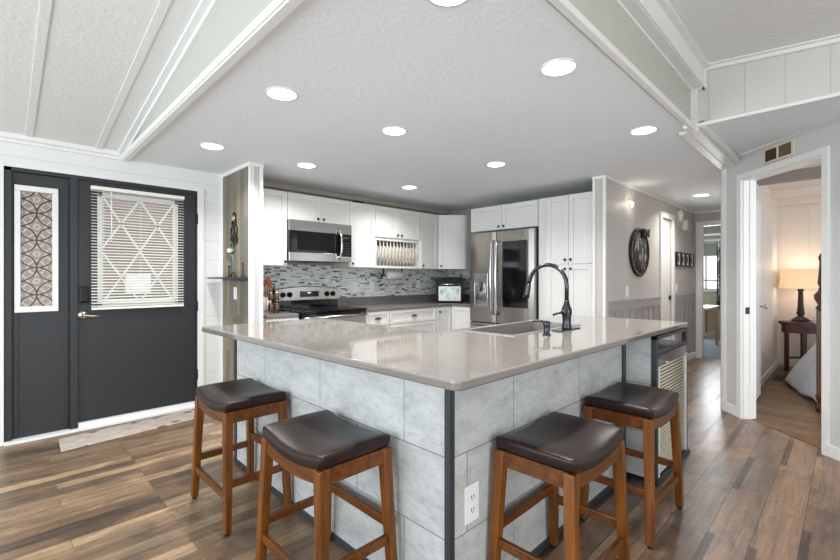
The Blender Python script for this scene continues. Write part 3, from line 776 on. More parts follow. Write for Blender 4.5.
# ------------------------------------------------------------------ refrigerator (faces -X)
fr = thing('refrigerator', 'stainless french-door refrigerator with dark glass panel and water dispenser', 'refrigerator', (4.32, 3.456, 0), RZ)
BX(.01, .925, .03, .69, .03, 1.80).build('body', 'charcoal', fr)
BX(.01, .925, .05, .3, 1.80, 1.815).build('hinge_cover', 'charcoal', fr)
def fdoor(x0, x1, z0, z1, bow=.018):
    m = MB(); n = 8
    pts = [(x0, .045)]+[(x0+(x1-x0)*i/n, -bow*(1-((2*i/n-1)**4))) for i in range(n+1)]+[(x1, .045)]
    m.prism(pts, z0, z1); return m
ld = fdoor(.005, .412, .70, 1.82).build('left_door', 'steel', fr, bevel=.004)
rd = fdoor(.418, .935, .70, 1.82).build('right_door', 'steel', fr, bevel=.004)
fd = fdoor(.005, .935, .06, .69).build('freezer_drawer', 'steel', fr, bevel=.004)
BX(.515, .855, -.026, -.012, .90, 1.69).build('glass_panel', 'blackgloss', rd, bevel=.004)
m = BX(.085, .30, -.026, -.012, 1.19, 1.31).box(.085, .10, -.024, -.012, .91, 1.20).box(.285, .30, -.024, -.012, .91, 1.20).box(.085, .30, -.024, -.012, .89, .91)
dp = m.build('water_dispenser', 'steelh', ld, bevel=.003)
BX(.11, .275, -.021, -.016, .915, 1.20).build('dispenser_recess', 'chrome', ld)
MB().tube([(.20, -.03, 1.21), (.20, -.035, 1.14), (.20, -.03, 1.08)], [.02, .014, .01], 10).build('dispenser_nozzle', 'charcoal', ld)
for x, dpar in ((.375, ld), (.45, rd)):
    sgn = 1 if x < .4 else -1
    pts = [(x+sgn*.012, -.0, .80), (x, -.045, .84)]+[(x-sgn*.0-.0, -.050-.022*math.sin(PI*i/8), .86+.78*i/8) for i in range(9)]+[(x, -.045, 1.68), (x+sgn*.012, 0, 1.71)]
    MB().tube(pts, .012, 10).build('door_handle', 'chrome', dpar)
MB().tube([(.06, -.0, .63), (.07, -.05, .64), (.5, -.065, .645), (.89, -.05, .64), (.90, 0, .63)], .014, 10).build('drawer_handle', 'chrome', fd)

# ================================================================== ISLAND
isl = thing('kitchen_island', 'l-shaped kitchen island base clad in pale concrete-look tiles with black corner trims', 'island', (2.0, 1.3, 0))
IX, IY = 1.137, 1.0
m = MB(); m.box(IX+.012, 1.74, IY+.02, 2.93, .0, .90); m.box(1.74, 2.80, IY+.02, 1.09, .0, .90).box(1.74, 2.80, 1.64, 1.68, 0, .90)
m.box(1.74, 2.80, 1.09, 1.64, 0, .6)
m.box(2.80, 3.44, 1.30, 1.68, 0, .90)
m.build('cabinet_body', 'cab', isl, world=True)
BX(IX, IX+.012, IY, 2.93, 0, .905).build('left_tile_cladding', 'tileL', isl, world=True)
BX(IX+.012, 2.80, IY, IY+.02, 0, .905).build('front_tile_cladding', 'tileR', isl, world=True)
for (x0, x1, y0, y1) in ((IX-.008, IX+.018, IY-.008, IY+.018), (IX-.008, IX+.018, 2.905, 2.935), (2.755, 2.80, IY-.010, IY+.0)):
    BX(x0, x1, y0, y1, 0, .904).build('corner_trim', 'charcoal', isl, world=True)
BX(IX-.012, IX, IY, 2.93, 0, .03).box(IX-.012, 2.80, IY-.012, IY, 0, .03).build('base_trim', 'charcoal', isl, world=True)
# worktop
SX0, SX1, SY0, SY1 = 1.96, 2.74, 1.275, 1.62
ct = thing('island_worktop', 'glossy speckled grey quartz worktop of the l-shaped island', 'worktop', (1.5, 1.5, .905))
def rc(pts, k, r=.03):
    return pts
outer = [(.990, .845), (.984, .838), (.978+.012, .831), (1.0, .831), (3.47, .806), (3.484, .812), (3.492, .83), (3.46, 1.69), (1.80, 1.69), (1.80, 2.93), (.935, 2.93), (.920, 2.925), (.918, 2.905), (.978, .86)]
outer = [(1.0, .829), (3.465, .806), (3.485, .815), (3.490, .835), (3.455, 1.69), (1.80, 1.69), (1.80, 2.93), (.935, 2.93), (.921, 2.925), (.918, 2.905), (.977, .855), (.983, .836)]
hole = [(SX0, SY0), (SX1, SY0), (SX1, SY1), (SX0, SY1)]
m = holed(outer, [hole], .905, .937)
m.build('slab', 'quartz', ct, world=True, bevel=.009, seg=3, angle=50)
# sink
sk = thing('kitchen_sink', 'stainless sink set in the island worktop behind the faucet', 'sink', (2.35, 1.45, .70))
m = MB(); t_ = .008
m.box(SX0+.004, SX1-.004, SY0+.004, SY1-.004, .70, .70+t_).box(SX0+.002, SX0+.010, SY0+.002, SY1-.002, .70, .937).box(SX1-.010, SX1-.002, SY0+.002, SY1-.002, .70, .937)
m.box(SX0+.002, SX1-.002, SY0+.002, SY0+.010, .70, .937).box(SX0+.002, SX1-.002, SY1-.010, SY1-.002, .70, .937)
m.box(SX0-.016, SX0+.010, SY0-.016, SY1+.016, .937, .941).box(SX1-.010, SX1+.016, SY0-.016, SY1+.016, .937, .941).box(SX0+.01, SX1-.01, SY0-.016, SY0+.010, .937, .941).box(SX0+.01, SX1-.01, SY1-.010, SY1+.016, .937, .941)
m.build('basin', 'sinksteel', sk, world=True)
m = MB(); m.lathe([(.04, .709), (.04, .712), (.02, .711)], 2.35, 1.45, 20); m.build('drain', 'chrome', sk, world=True)
m = MB()
for i in range(9): m.tube([(2.05+i*.0, SY0+.01+i*.04, .74), (2.66, SY0+.01+i*.04, .74)], .002, 6)
m.tube([(2.05, SY0+.01, .74), (2.05, SY1-.01, .74)], .003, 6).tube([(2.66, SY0+.01, .74), (2.66, SY1-.01, .74)], .003, 6)
m.build('sink_grid', 'chrome', sk, world=True)
# faucet
fx, fy = 2.44, 1.205
fc = thing('kitchen_faucet', 'tall dark gunmetal gooseneck faucet standing on the island worktop', 'faucet', (fx, fy, .937))
m = MB(); m.box(-.13, .13, -.028, .028, 0, .007); m.build('deck_plate', 'gunmetal', fc, bevel=.006)
m = MB(); m.lathe([(.030, .007), (.030, .015), (.025, .03), (.026, .075), (.031, .10), (.030, .125), (.022, .145), (.016, .165), (.0145, .18)], 0, 0, 20); m.build('body', 'gunmetal', fc)
pts = [(0, 0, .16), (0, 0, .268)]; R_ = .128; cz = .268
for i in range(1, 13):
    a = PI*i/13; pts.append((0, R_-R_*math.cos(a), cz+R_*math.sin(a)))
ex = pts[-1]; pts.append((0, ex[1]+.008, ex[2]-.03))
MB().tube(pts, .0125, 12).build('spout', 'gunmetal', fc)
e = pts[-1]; MB().tube([(0, e[1]-.002, e[2]+.008), (0, e[1]+.004, e[2]-.015), (0, e[1]+.014, e[2]-.06), (0, e[1]+.018, e[2]-.085)], [.0135, .017, .0185, .021], 14).build('spray_head', 'gunmetal', fc)
m = MB(); m.tube([(0, 0, .105), (-.035, .0, .108), (-.05, 0, .105)], [.02, .018, .014], 12); m.tube([(-.045, 0, .108), (-.09, .01, .103), (-.135, .015, .098)], [.008, .006, .0075], 10); m.build('lever', 'gunmetal', fc)
sd = thing('soap_dispenser', 'small dark soap dispenser left of the gooseneck faucet', 'soap dispenser', (2.125, 1.165, .937))
MB().lathe([(.022, 0), (.022, .006), (.016, .012), (.017, .05), (.019, .056), (.019, .074), (.012, .08)], 0, 0, 16).build('pump_body', 'gunmetal', sd)
MB().tube([(0, 0, .07), (-.02, .03, .078), (-.035, .065, .075)], [.009, .007, .005], 10).build('spout', 'gunmetal', sd)
# outlet on island front
def outlet(name, label, loc, rz, w=.072, h=.116, kind='outlet'):
    t = thing(name, label, kind, loc, rz)
    BX(-w/2, w/2, -.006, 0, -h/2, h/2).build('cover_plate', 'plastic', t, bevel=.002)
    if 'outlet' in name:
        for dz in (-.024, .024):
            rc_ = BX(-.017, .017, -.0075, -.005, dz-.014, dz+.014).build('receptacle', 'plastic', t, bevel=.001)
            BX(-.009, -.006, -.0082, -.0074, dz-.005, dz+.008).box(.006, .009, -.0082, -.0074, dz-.005, dz+.007).box(-.002, .002, -.0082, -.0074, dz-.011, dz-.007).build('slots', 'blackplastic', rc_)
    else: BX(-.014, .014, -.010, -.005, -.03, .03).build('rocker', 'plastic', t, bevel=.002)
    return t
outlet('power_outlet', 'white power outlet on the tiled front of the island near its corner', (1.258, IY, .407), 0, .082, .14)
outlet('power_outlet', 'white power outlet on the mosaic backsplash just right of the range', (3.22, 4.44, 1.13), 0)
outlet('power_outlet', 'white power outlet on the mosaic backsplash below the paper towel roll', (3.50, 4.44, 1.13), 0)
outlet('light_switch', 'white switch on the mosaic backsplash below the plate rack right end', (4.36, 4.44, 1.16), 0, kind='switch')
outlet('light_switch', 'white light switch on the weathered wood wall under the small shelf', (1.592, 4.10, 1.105), -PI/2, kind='switch')
outlet('light_switch', 'white light switch on the hall wall below the oval wall decor', (4.95, 1.74, 1.10), 0, kind='switch')
outlet('light_switch', 'white light switch on the hall wall under the row of black frames', (6.86, 1.74, 1.10), 0, kind='switch')

# open end cabinet with corrugated panel
ec = thing('end_cabinet', 'black-framed island end cabinet with ribbed pale metal door and open cubby', 'cabinet', (2.80, .815, 0))
EW, EH, ED = .69, .895, .48
m = BX(0, .035, 0, .03, 0, EH).box(EW-.03, EW, 0, .03, 0, EH).box(0, .03, ED-.03, ED, 0, EH).box(EW-.03, EW, ED-.03, ED, 0, EH)
m.box(0, EW, 0, .03, EH-.02, EH).box(.035, EW-.03, 0, .03, .785, .81).box(0, EW, 0, .035, .0, .035).box(-.012, EW+.01, -.012, 0, 0, .03)
m.build('frame', 'charcoal', ec, bevel=.002)
BX(.03, EW-.03, .03, ED-.03, .785, .80).build('shelf', 'charcoal', ec)
BX(.005, .02, .03, ED-.03, .03, .895).build('side_panel', 'tileL', ec)
BX(.035, EW-.03, .02, ED-.03, .035, .78).build('interior_box', 'cab', ec)
dr = BX(.038, EW-.033, .0, .018, .71, .78).build('header_panel', 'steelh', ec)
m = MB()
for i in range(31):
    z = .045+i*.0215; m.tube([(.06, .010, z+.009), (EW-.055, .010, z+.009)], .0066, 8)
m.build('ribbed_door', 'cream', ec); BX(.05, EW-.045, .017, .0195, .04, .71).build('door_backing', 'charcoal', ec)
m = BX(.038, .06, -.002, .018, .04, .71).box(EW-.055, EW-.033, -.002, .018, .04, .71); m.build('door_rails', 'trim', ec)
for x in (.15, .575):
    MB().lathe([(.004, 0), (.004, -.012), (.009, -.018), (.007, -.024)], x, .728, 12, 'Y').build('knob', 'chrome', ec)
mg = thing('copper_pitcher', 'small copper-brown pitcher in the open cubby at the end of the island', 'pitcher', (2.95, .93, .80))
MB().lathe([(.03, 0), (.042, .01), (.045, .03), (.036, .055), (.03, .065), (.034, .075)], 0, 0, 18).build('body', 'copper', mg)
MB().tube([(.035, 0, .06), (.06, 0, .05), (.06, 0, .03), (.042, 0, .02)], .005, 8).build('handle', 'copper', mg)

# ================================================================== STOOLS
def make_stool():
    t = thing('bar_stool', '', 'stool')
    hl, hw = .232, .170   # half length (x), half depth (y)
    nx, ny = 20, 12; z0 = .560
    sag = lambda u: .034*u*u
    m = MB(); v = []; f = []
    def lim(u, p): return u
    for j in range(ny+1):
        for i in range(nx+1):
            u = -1+2*i/nx; w = -1+2*j/ny
            crown = .016*(1-abs(w)**4)*(1-abs(u)**6)
            v.append((hl*u*(1-.02*w*w), hw*w*(1-.03*u*u), z0+.046+sag(u)+crown))
    k = len(v)
    for j in range(ny+1):
        for i in range(nx+1):
            u = -1+2*i/nx; w = -1+2*j/ny
            v.append((hl*u*.985*(1-.02*w*w), hw*w*.98*(1-.03*u*u), z0+sag(u)*.9))
    id_ = lambda i, j: j*(nx+1)+i
    for j in range(ny):
        for i in range(nx):
            f.append((id_(i, j), id_(i+1, j), id_(i+1, j+1), id_(i, j+1)))
            f.append((k+id_(i, j), k+id_(i, j+1), k+id_(i+1, j+1), k+id_(i+1, j)))
    for i in range(nx):
        f.append((id_(i, 0), k+id_(i, 0), k+id_(i+1, 0), id_(i+1, 0))); f.append((id_(i, ny), id_(i+1, ny), k+id_(i+1, ny), k+id_(i, ny)))
    for j in range(ny):
        f.append((id_(0, j), id_(0, j+1), k+id_(0, j+1), k+id_(0, j))); f.append((id_(nx, j), k+id_(nx, j), k+id_(nx, j+1), id_(nx, j+1)))
    m.add(v, f, True); st = m.build('seat', 'leather', t, bevel=.016, seg=4, angle=50)
    # legs
    tx, ty, bx_, by_ = .205, .142, .243, .160
    def lp(sx, sy, z):
        q = 1-z/.59; return (sx*(tx+(bx_-tx)*q), sy*(ty+(by_-ty)*q), z)
    for sx in (-1, 1):
        for sy in (-1, 1):
            lg = MB().bar(lp(sx, sy, .012), lp(sx, sy, .585), .034, .034, .042, .042).build('leg', 'stool', t, bevel=.004)
            p = lp(sx, sy, 0); MB().lathe([(.012, 0), (.012, .013)], p[0], p[1], 12).build('rubber_foot', 'concdark', lg)
    # aprons: curved along the length, straight at the ends
    for sy in (-1, 1):
        m = MB(); n = 14; y0 = sy*(ty-.006); y1 = sy*(ty+.016); v = []; f = []
        for i in range(n+1):
            u = -1+2*i/n; x = tx*u*.98
            zt = z0+sag(u)*.75+.004; zb = zt-.052+.004*(1-u*u)
            for (yy, zz) in ((y0, zt), (y1, zt), (y1, zb), (y0, zb)): v.append((x, yy, zz))
        for i in range(n):
            for a in range(4): f.append((i*4+a, i*4+(a+1) % 4, (i+1)*4+(a+1) % 4, (i+1)*4+a))
        f += [(0, 3, 2, 1), tuple(n*4+a for a in range(4))]
        m.add(v, f); m.build('apron', 'stoolh', t)
    for sx in (-1, 1):
        x0, x1 = sx*(tx-.004), sx*(tx+.018)
        MB().box(min(x0, x1), max(x0, x1), -ty, ty, .530, .588).build('apron', 'stoolh', t)
    # stretchers: low at the front (-y), higher elsewhere
    def st_(z, sy):
        a, b = lp(-1, sy, z), lp(1, sy, z); MB().box(a[0], b[0], a[1]-.010, a[1]+.010, z-.018, z+.018).build('stretcher', 'stoolh', t, bevel=.003)
    st_(.175, -1); st_(.29, 1)
    for sx in (-1, 1):
        a, b = lp(sx, -1, .235), lp(sx, 1, .235)
        MB().box(a[0]-.010, a[0]+.010, a[1], b[1], .217, .253).build('stretcher', 'stoolh', t, bevel=.003)
    for sx in (-1, 1):
        p = lp(sx, -1, .175); MB().lathe([(.006, p[1]-.017-.003), (.006, p[1]-.01)], p[0], .175, 10, 'Y').build('screw_cap', 'copper', t)
    return t
st0 = make_stool()
spots = [((.945, 2.37), -PI/2, 'leather-topped wooden bar stool on the left side of the island, nearest the entry door'),
         ((.935, 1.495), -PI/2, 'leather-topped wooden bar stool on the left side of the island, farther from the door'),
         ((1.592, .81), 0, 'leather-topped wooden bar stool in front of the island outlet, nearest the front corner'),
         ((2.385, .81), 0, 'leather-topped wooden bar stool standing beside the ribbed metal end cabinet')]
for i, ((x, y), r, lab) in enumerate(spots):
    o = st0 if i == 0 else copy_tree(st0)
    o.location = (x, y, 0); o.rotation_euler = (0, 0, r); o['label'] = lab; o['group'] = 'bar stools around the island'

# ================================================================== SMALL KITCHEN THINGS
to = thing('toaster_oven', 'black countertop toaster oven in the corner, its glass door painted with a bright reflection', 'toaster oven', (4.50, 3.96, .90), -PI/4)
m = MB(); m.prism([(-.02, 0), (-.02, .24), (.02, .36), (.26, .36), (.28, .0)], -.185, .185, axis='X'); m.build('body', 'blackplastic', to, bevel=.01)
m = N('painted_reflection_glass'); m.p(.1)
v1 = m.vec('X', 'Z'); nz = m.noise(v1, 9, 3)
M['tglass'] = m.m; m.col(m.ramp(nz, [(.3, rgb(90, 130, 140)), (.45, rgb(200, 222, 220)), (.6, rgb(235, 240, 235)), (.75, rgb(205, 210, 150))]))  # window reflection painted into the door colour with noise
gd = BX(-.155, .155, -.028, -.018, .03, .235).build('glass_door', 'trim', to, bevel=.004)
BX(-.13, .13, -.031, -.027, .05, .215).build('door_window', 'tglass', gd)
MB().tube([(-.12, -.03, .25), (-.12, -.05, .262), (.12, -.05, .262), (.12, -.03, .25)], .008, 8).build('door_handle', 'chrome', to)
for x in (-.15, .15): BX(x-.015, x+.015, .02, .05, -.0, .01).build('foot', 'concdark', to)
# paper towel
pt = thing('paper_towel_holder', 'roll of white paper towel hung under the plate rack cabinet', 'paper towel', (3.70, 4.25, 1.285))
MB().lathe([(.055, -.14), (.055, .14), (.018, .14), (.018, -.14)], 0, 0, 24, 'X', closed=False).build('paper_roll', 'paper', pt)
m = MB(); m.tube([(-.17, 0, 0), (.165, 0, 0)], .008, 8).box(-.168, -.162, -.01, .01, -.01, .088).box(.158, .164, -.01, .01, -.01, .088); m.build('bracket', 'blackplastic', pt)
MB().lathe([(.018, -.19), (.018, -.172)], 0, 0, 14, 'X').build('end_cap', 'blackplastic', pt)
# spice rack and utensil crock left of range
cr = thing('utensil_crock', 'glass crock of wooden spoons left of the range', 'utensil holder', (1.985, 4.30, .90))
MB().lathe([(.048, 0), (.05, .01), (.05, .15), (.046, .15), (.045, .012)], 0, 0, 20).build('crock', 'cream', cr)
for i, (dx, dy, h, kind) in enumerate(((.02, 0, .36, 0), (-.01, .01, .33, 0), (.03, -.02, .31, 0), (.075, .0, .29, 1))):
    m = MB(); m.tube([(dx*.3, dy*.3, .02), (dx, dy, h*.8)], .006, 8)
    m.lathe([(.004, h*.78), (.022, h*.84), (.026, h*.92), (.016, h)], dx, dy, 12, sx=1, sy=.3)
    o = m.build('wooden_spoon' if kind == 0 else 'ladle', 'spoon' if kind == 0 else 'steel')
    o.location = (1.985, 4.30, .902)
    tag(o, ['longest wooden spoon standing in the crock beside the range', 'wooden spoon standing at the back of the crock beside the range', 'shortest wooden spoon leaning forward in the crock beside the range', 'metal ladle leaning right in the crock of wooden spoons'][i], 'spoon' if kind == 0 else 'ladle', 'utensils in the crock')
sp = thing('spice_rack', 'two-tier wire spice rack of small jars left of the range', 'rack', (1.975, 4.10, .90))
m = MB()
for x in (-.065, .065):
    for y in (-.04, .04): m.tube([(x, y, 0), (x, y, .23)], .003, 6)
for z in (.02, .13):
    m.tube([(-.065, -.04, z), (.065, -.04, z)], .003, 6).tube([(-.065, .04, z), (.065, .04, z)], .003, 6).tube([(-.065, -.04, z), (-.065, .04, z)], .003, 6).tube([(.065, -.04, z), (.065, .04, z)], .003, 6)
    m.box(-.065, .065, -.04, .04, z-.002, z)
m.build('wire_frame', 'black', sp)
jar0 = None; names = ['left', 'right']
for zi, z in enumerate((.02, .13)):
    for xi, x in enumerate((-.032, .032)):
        if jar0 is None:
            j = thing('spice_jar', '', 'jar')
            MB().lathe([(.024, 0), (.026, .004), (.026, .055), (.02, .062)], 0, 0, 16).build('jar_body', 'spice', j)
            MB().lathe([(.022, .062), (.022, .078), (.002, .078)], 0, 0, 16).build('lid', 'chrome', j); jar0 = j
        else: j = copy_tree(jar0)
        j.location = (1.97+x, 4.10, .90+z)
        tag(j, '%s spice jar on the %s tier of the wire rack beside the range' % (names[xi], ['lower', 'upper'][zi]), 'jar', 'spice jars in the wire rack')
bxx = thing('small_speaker', 'small black box lying on top of the wall cabinets', 'speaker', (3.13, 4.26, UT))
BX(-.06, .06, -.05, .05, 0, .045).build('case', 'blackplastic', bxx, bevel=.006)
BX(-.05, .05, -.052, -.049, .008, .037).build('grille', 'charcoal', bxx)

# ------------------------------------------------------------------ shelf on the wood wall
sh = thing('wall_shelf', 'thin dark shelf on the weathered wood wall stub', 'shelf', (1.592, 4.12, 1.25))
BX(1.44, 1.592, 3.80, 4.41, 1.243, 1.258).build('board', 'charcoal', sh, world=True, bevel=.002)
BX(1.575, 1.592, 3.82, 4.39, 1.225, 1.243).build('cleat', 'charcoal', sh, world=True)
for y, hh, lab in ((4.206, .11, 'short dark candlestick at the back of the small wall shelf'), (3.875, .13, 'tall dark candlestick at the near end of the small wall shelf')):
    k = MB(); k.lathe([(.02, 0), (.02, .006), (.006, .012), (.005, hh-.02), (.01, hh-.01), (.008, hh)], 0, 0, 12)
    o = k.build('candlestick', 'bronze'); o.location = (1.568, y, 1.258); tag(o, lab, 'candlestick', 'candlesticks on the wall shelf')
k = MB(); n = 14
pts = [(0, .05*math.cos(PI*i/n), .05*math.sin(PI*i/n)*.8) for i in range(n+1)]
k.tube(pts, .008, 8).box(-.02, .02, -.06, .06, 0, .006)
o = k.build('arched_ornament', 'bronze'); o.location = (1.55, 4.06, 1.26); tag(o, 'small dark arched ornament in the middle of the wall shelf', 'ornament')
# scrollwork ornament and flower vase on wall
orn = thing('metal_wall_ornament', 'dark scrolled metal ornament hung on the weathered wood wall', 'wall decor', (1.585, 4.12, 1.72))
k = MB()
def ring(cy, cz, ry, rz_, r=.0075, a0=0, a1=2*PI, n=16):
    k.tube([(0, cy+ry*math.cos(a0+(a1-a0)*i/n), cz+rz_*math.sin(a0+(a1-a0)*i/n)) for i in range(n+1)], r, 6)
ring(0, .11, .035, .04); ring(0, .05, .05, .03); ring(-.03, -.02, .04, .05); ring(.035, -.03, .04, .05); ring(0, -.09, .06, .04)
ring(.05, -.09, .03, .03); ring(-.05, -.1, .03, .03)
k.tube([(0, 0, .15), (0, 0, -.16)], .007, 8); k.tube([(0, -.08, -.14), (0, 0, -.13), (0, .09, -.15)], .007, 8)
k.build('scrollwork', 'bronze', orn)
MB().lathe([(.02, -.012), (.03, -.006), (.03, 0)], 0, .1, 14, 'X').build('clear_cup', 'chrome', orn)
vs = thing('hanging_vase', 'small hanging vase of white blossom and yellow-green leaves on the wood wall', 'vase', (1.565, 4.16, 1.40))
MB().lathe([(.012, 0), (.024, .01), (.028, .04), (.016, .07), (.019, .08)], 0, 0, 14).build('vase_body', 'jar', vs)
k = MB()
for i in range(9):
    a = i*2*PI/9; k.lathe([(.003, .09), (.016, .10), (.014, .125), (.002, .13)], .014*math.cos(a), .018*math.sin(a), 8)
k.build('blossom', 'petal', vs)
k = MB()
for i in range(10):
    a = i*2*PI/10+.3; b = .05+.02*(i % 3); L = Vector((.02*math.cos(a), b*math.cos(a*1.3+i), .11+.05*(i % 2)))
    k.add([(0, 0, .08), (L[0]+.0, L[1]*.5-.012, L[2]*.8+.01), (L[0], L[1], L[2]+.03), (L[0]+.006, L[1]*.5+.012, L[2]*.8)], [(0, 1, 2), (0, 2, 3), (0, 3, 2, 1)] if False else [(0, 1, 2, 3)])
lf = k.build('leaves', 'leaf', vs); sm = lf.modifiers.new('solid', 'SOLIDIFY'); sm.thickness = .002

# ================================================================== HALL THINGS
ov = thing('oval_wall_decor', 'large round black plank wall decoration with a bow on the hall wall', 'wall decor', (5.31, 1.74, 1.55))
m = MB(); m.lathe([(.31, 0), (.315, -.02), (.30, -.03), (.275, -.028), (.27, -.015)], 0, 0, 40, 'Y', sx=1, sy=.91); m.build('rim', 'black', ov)
mm = N('dark_printed_planks'); mm.p(.6)
c_, f_ = mm.brick(mm.vec('Z', 'X'), .3, .075, .006, .4, 2)
k1 = mm.math('GREATER_THAN', mm.noise(mm.vec('X', 'Z', (16, 7, 1)), 1, 2, .5), .56)
mm.col(mm.mix(f_, mm.mix(mm.math('MULTIPLY', k1, .7), mm.ramp(c_, [(0, rgb(30, 28, 28)), (1, rgb(66, 58, 54))]), rgb(190, 184, 176)), rgb(12, 12, 12))); M['printed'] = mm.m
MB().lathe([(.285, -.002), (.285, -.016), (.001, -.016)], 0, 0, 40, 'Y', sx=1, sy=.91).build('planks', 'printed', ov)
m = MB(); m.lathe([(.02, -.05), (.05, -.04), (.05, -.02), (.02, -.015)], .16, .235, 12, 'Y'); m.prism([(.16, .235), (.27, .29), (.25, .19)], -.045, -.03, axis='Y').prism([(.16, .235), (.06, .28), (.07, .18)], -.045, -.03, axis='Y')
m.build('bow', 'bronze', ov)
frx = [6.90, 7.13, 7.36, 7.60]
f0 = None
ord_ = ['nearest', 'second', 'third', 'farthest']
for i, x in enumerate(frx):
    if f0 is None:
        f0 = thing('picture_frame', '', 'picture frame')
        m = MB()
        for b in ((-.105, -.085, -.10, .10), (.085, .105, -.10, .10), (-.085, .085, -.10, -.08), (-.085, .085, .08, .10)): m.box(b[0], b[1], -.03, 0, b[2], b[3])
        m.build('frame', 'black', f0, bevel=.002)
        BX(-.085, .085, -.016, -.010, -.08, .08).build('photo_mat', 'plastic', f0)
        BX(-.035, .035, -.018, -.016, -.05, .05).build('picture', 'printed', f0); fr_ = f0
    else: fr_ = copy_tree(f0)
    fr_.location = (x, 1.74, 1.52)
    tag(fr_, 'black picture frame on the hall wall, %s of the four from the kitchen side' % (['nearest', 'second', 'third', 'last'][i]), 'picture frame', 'row of black frames on the hall wall')
dt = thing('door_chime', 'white round chime high on the hall wall beside the white door', 'chime', (6.98, 1.74, 2.15))
MB().lathe([(.085, 0), (.085, -.03), (.07, -.045), (.002, -.048)], 0, 0, 24, 'Y').build('cover', 'plastic', dt)
MB().lathe([(.03, -.046), (.03, -.052)], 0, 0, 16, 'Y').build('speaker_disc', 'plastic', dt)
dt = thing('alarm_box', 'small white box on the hall wall below the round chime', 'alarm', (7.22, 1.74, 2.03))
BX(-.06, .06, -.05, 0, -.075, .075).build('case', 'plastic', dt, bevel=.006); BX(-.03, .03, -.053, -.049, -.04, .03).build('grille', 'charcoal', dt) if False else BX(-.03, .03, -.053, -.049, -.04, .03).build('panel', 'trim', dt)
sc = thing('wall_sconce', 'tiny glowing wall light high on the hall wall above the round decoration', 'wall light', (5.02, 1.74, 2.08))
MB().lathe([(.03, -.006), (.03, 0)], 0, .03, 16, 'Y').build('back_plate', 'plastic', sc)
MB().lathe([(.008, -.04), (.014, -.02), (.016, .0), (.01, .02)], 0, -.03, 14).build('bulb_shade', 'dimlamp', sc)
def point(parent, loc, e, col, r=.03):
    l = bpy.data.lights.new('bulb_light', 'POINT'); l.energy = e; l.color = col; l.shadow_soft_size = r
    o = bpy.data.objects.new('bulb_light', l); C.objects.link(o); o.parent = parent; o.location = loc
point(sc, (0, -.10, 0), .5, (1, .86, .72), .03)

# return-air vent above bedroom door (on the angled wall)
vt = thing('air_vent', 'white-framed brown return air vent above the bedroom doorway', 'vent', (0, 0, 0))
vp = RF(2.87, 3.40); vt.location = (vp[0], vp[1], 2.255); vt.rotation_euler = (0, 0, ang)
m = MB()
for b in ((-.145, -.128, -.062, .062), (.128, .145, -.062, .062), (-.128, .128, -.062, -.047), (-.128, .128, .047, .062), (-.007, .007, -.047, .047)): m.box(b[0], b[1], -.014, 0, b[2], b[3])
m.build('frame', 'cream', vt)
BX(-.128, .128, -.004, -.001, -.047, .047).build('duct', 'darkvoid', vt)
m = MB()
for i in range(6): z = -.04+i*.015; m.box(.007, .128, -.010, -.004, z-.004, z+.002)
m.build('louver', 'brownslat', vt)

# ================================================================== BEDROOM THINGS
ns = thing('nightstand', 'dark mahogany octagonal nightstand in the bedroom corner', 'nightstand', (0, 0, 0))
nc = RF(5.13, 5.70); ns.location = (nc[0], nc[1], 0); ns.rotation_euler = (0, 0, A - PI/2)   # local -y faces the viewer
def octa(w, d_, c): return [(-w+c, -d_), (w-c, -d_), (w, -d_+c), (w, d_-c), (w-c, d_*.75), (-w+c, d_*.75), (-w, d_-c), (-w, -d_+c)]
MB().prism(octa(.285, .175, .12), .645, .67).prism(octa(.27, .165, .115), .628, .645).build('top', 'mahog', ns, bevel=.003)
MB().prism(octa(.25, .15, .11), .52, .628).build('apron', 'mahog', ns, bevel=.003)
BX(-.12, .12, -.156, -.15, .535, .61).build('drawer', 'mahog', ns, bevel=.003)
for x in (-.06, .06): BX(x-.035, x+.035, -.162, -.155, .553, .595).build('drawer_pull', 'bronze', ns)
for (x, y) in ((-.125, -.14), (.125, -.14), (-.235, -.02), (.235, -.02), (-.12, .10), (.12, .10)):
    BX(x-.016, x+.016, y-.016, y+.016, .004, .53).build('leg', 'mahog', ns, bevel=.003)
m = MB(); m.box(-.125, .125, -.15, -.13, .17, .195).box(-.235, .235, -.005, .015, .17, .195); m.build('stretcher', 'mahog', ns)
tl = thing('table_lamp', 'lit table lamp with turned dark base and drum linen shade on the nightstand', 'lamp', (nc[0]+.02, nc[1]+.02, .671), A-PI/2)
MB().lathe([(.10, 0), (.10, .012), (.085, .025), (.07, .04), (.045, .055), (.03, .07), (.04, .09), (.045, .115), (.035, .14), (.038, .15), (.032, .2), (.028, .33), (.026, .40), (.04, .415), (.03, .43), (.01, .44)], 0, 0, 20).build('base', 'bronze', tl)
m = MB(); m.tube([(0, 0, .43), (0, 0, .66)], .006, 8); m.build('stem', 'bronze', tl)
m = MB(); m.lathe([(.265, .44), (.235, .70), (.232, .70), (.262, .44)], 0, 0, 36, closed=False, sx=1, sy=.6); m.build('lamp_shade', 'shade', tl)
MB().lathe([(.01, .5), (.03, .53), (.03, .56), (.01, .59)], 0, 0, 12).build('bulb', 'lamp', tl)
point(tl, (0, 0, .74), 2.0, (1, .80, .6), .05)
point(tl, (0, 0, .42), 1.6, (1, .80, .6), .05)
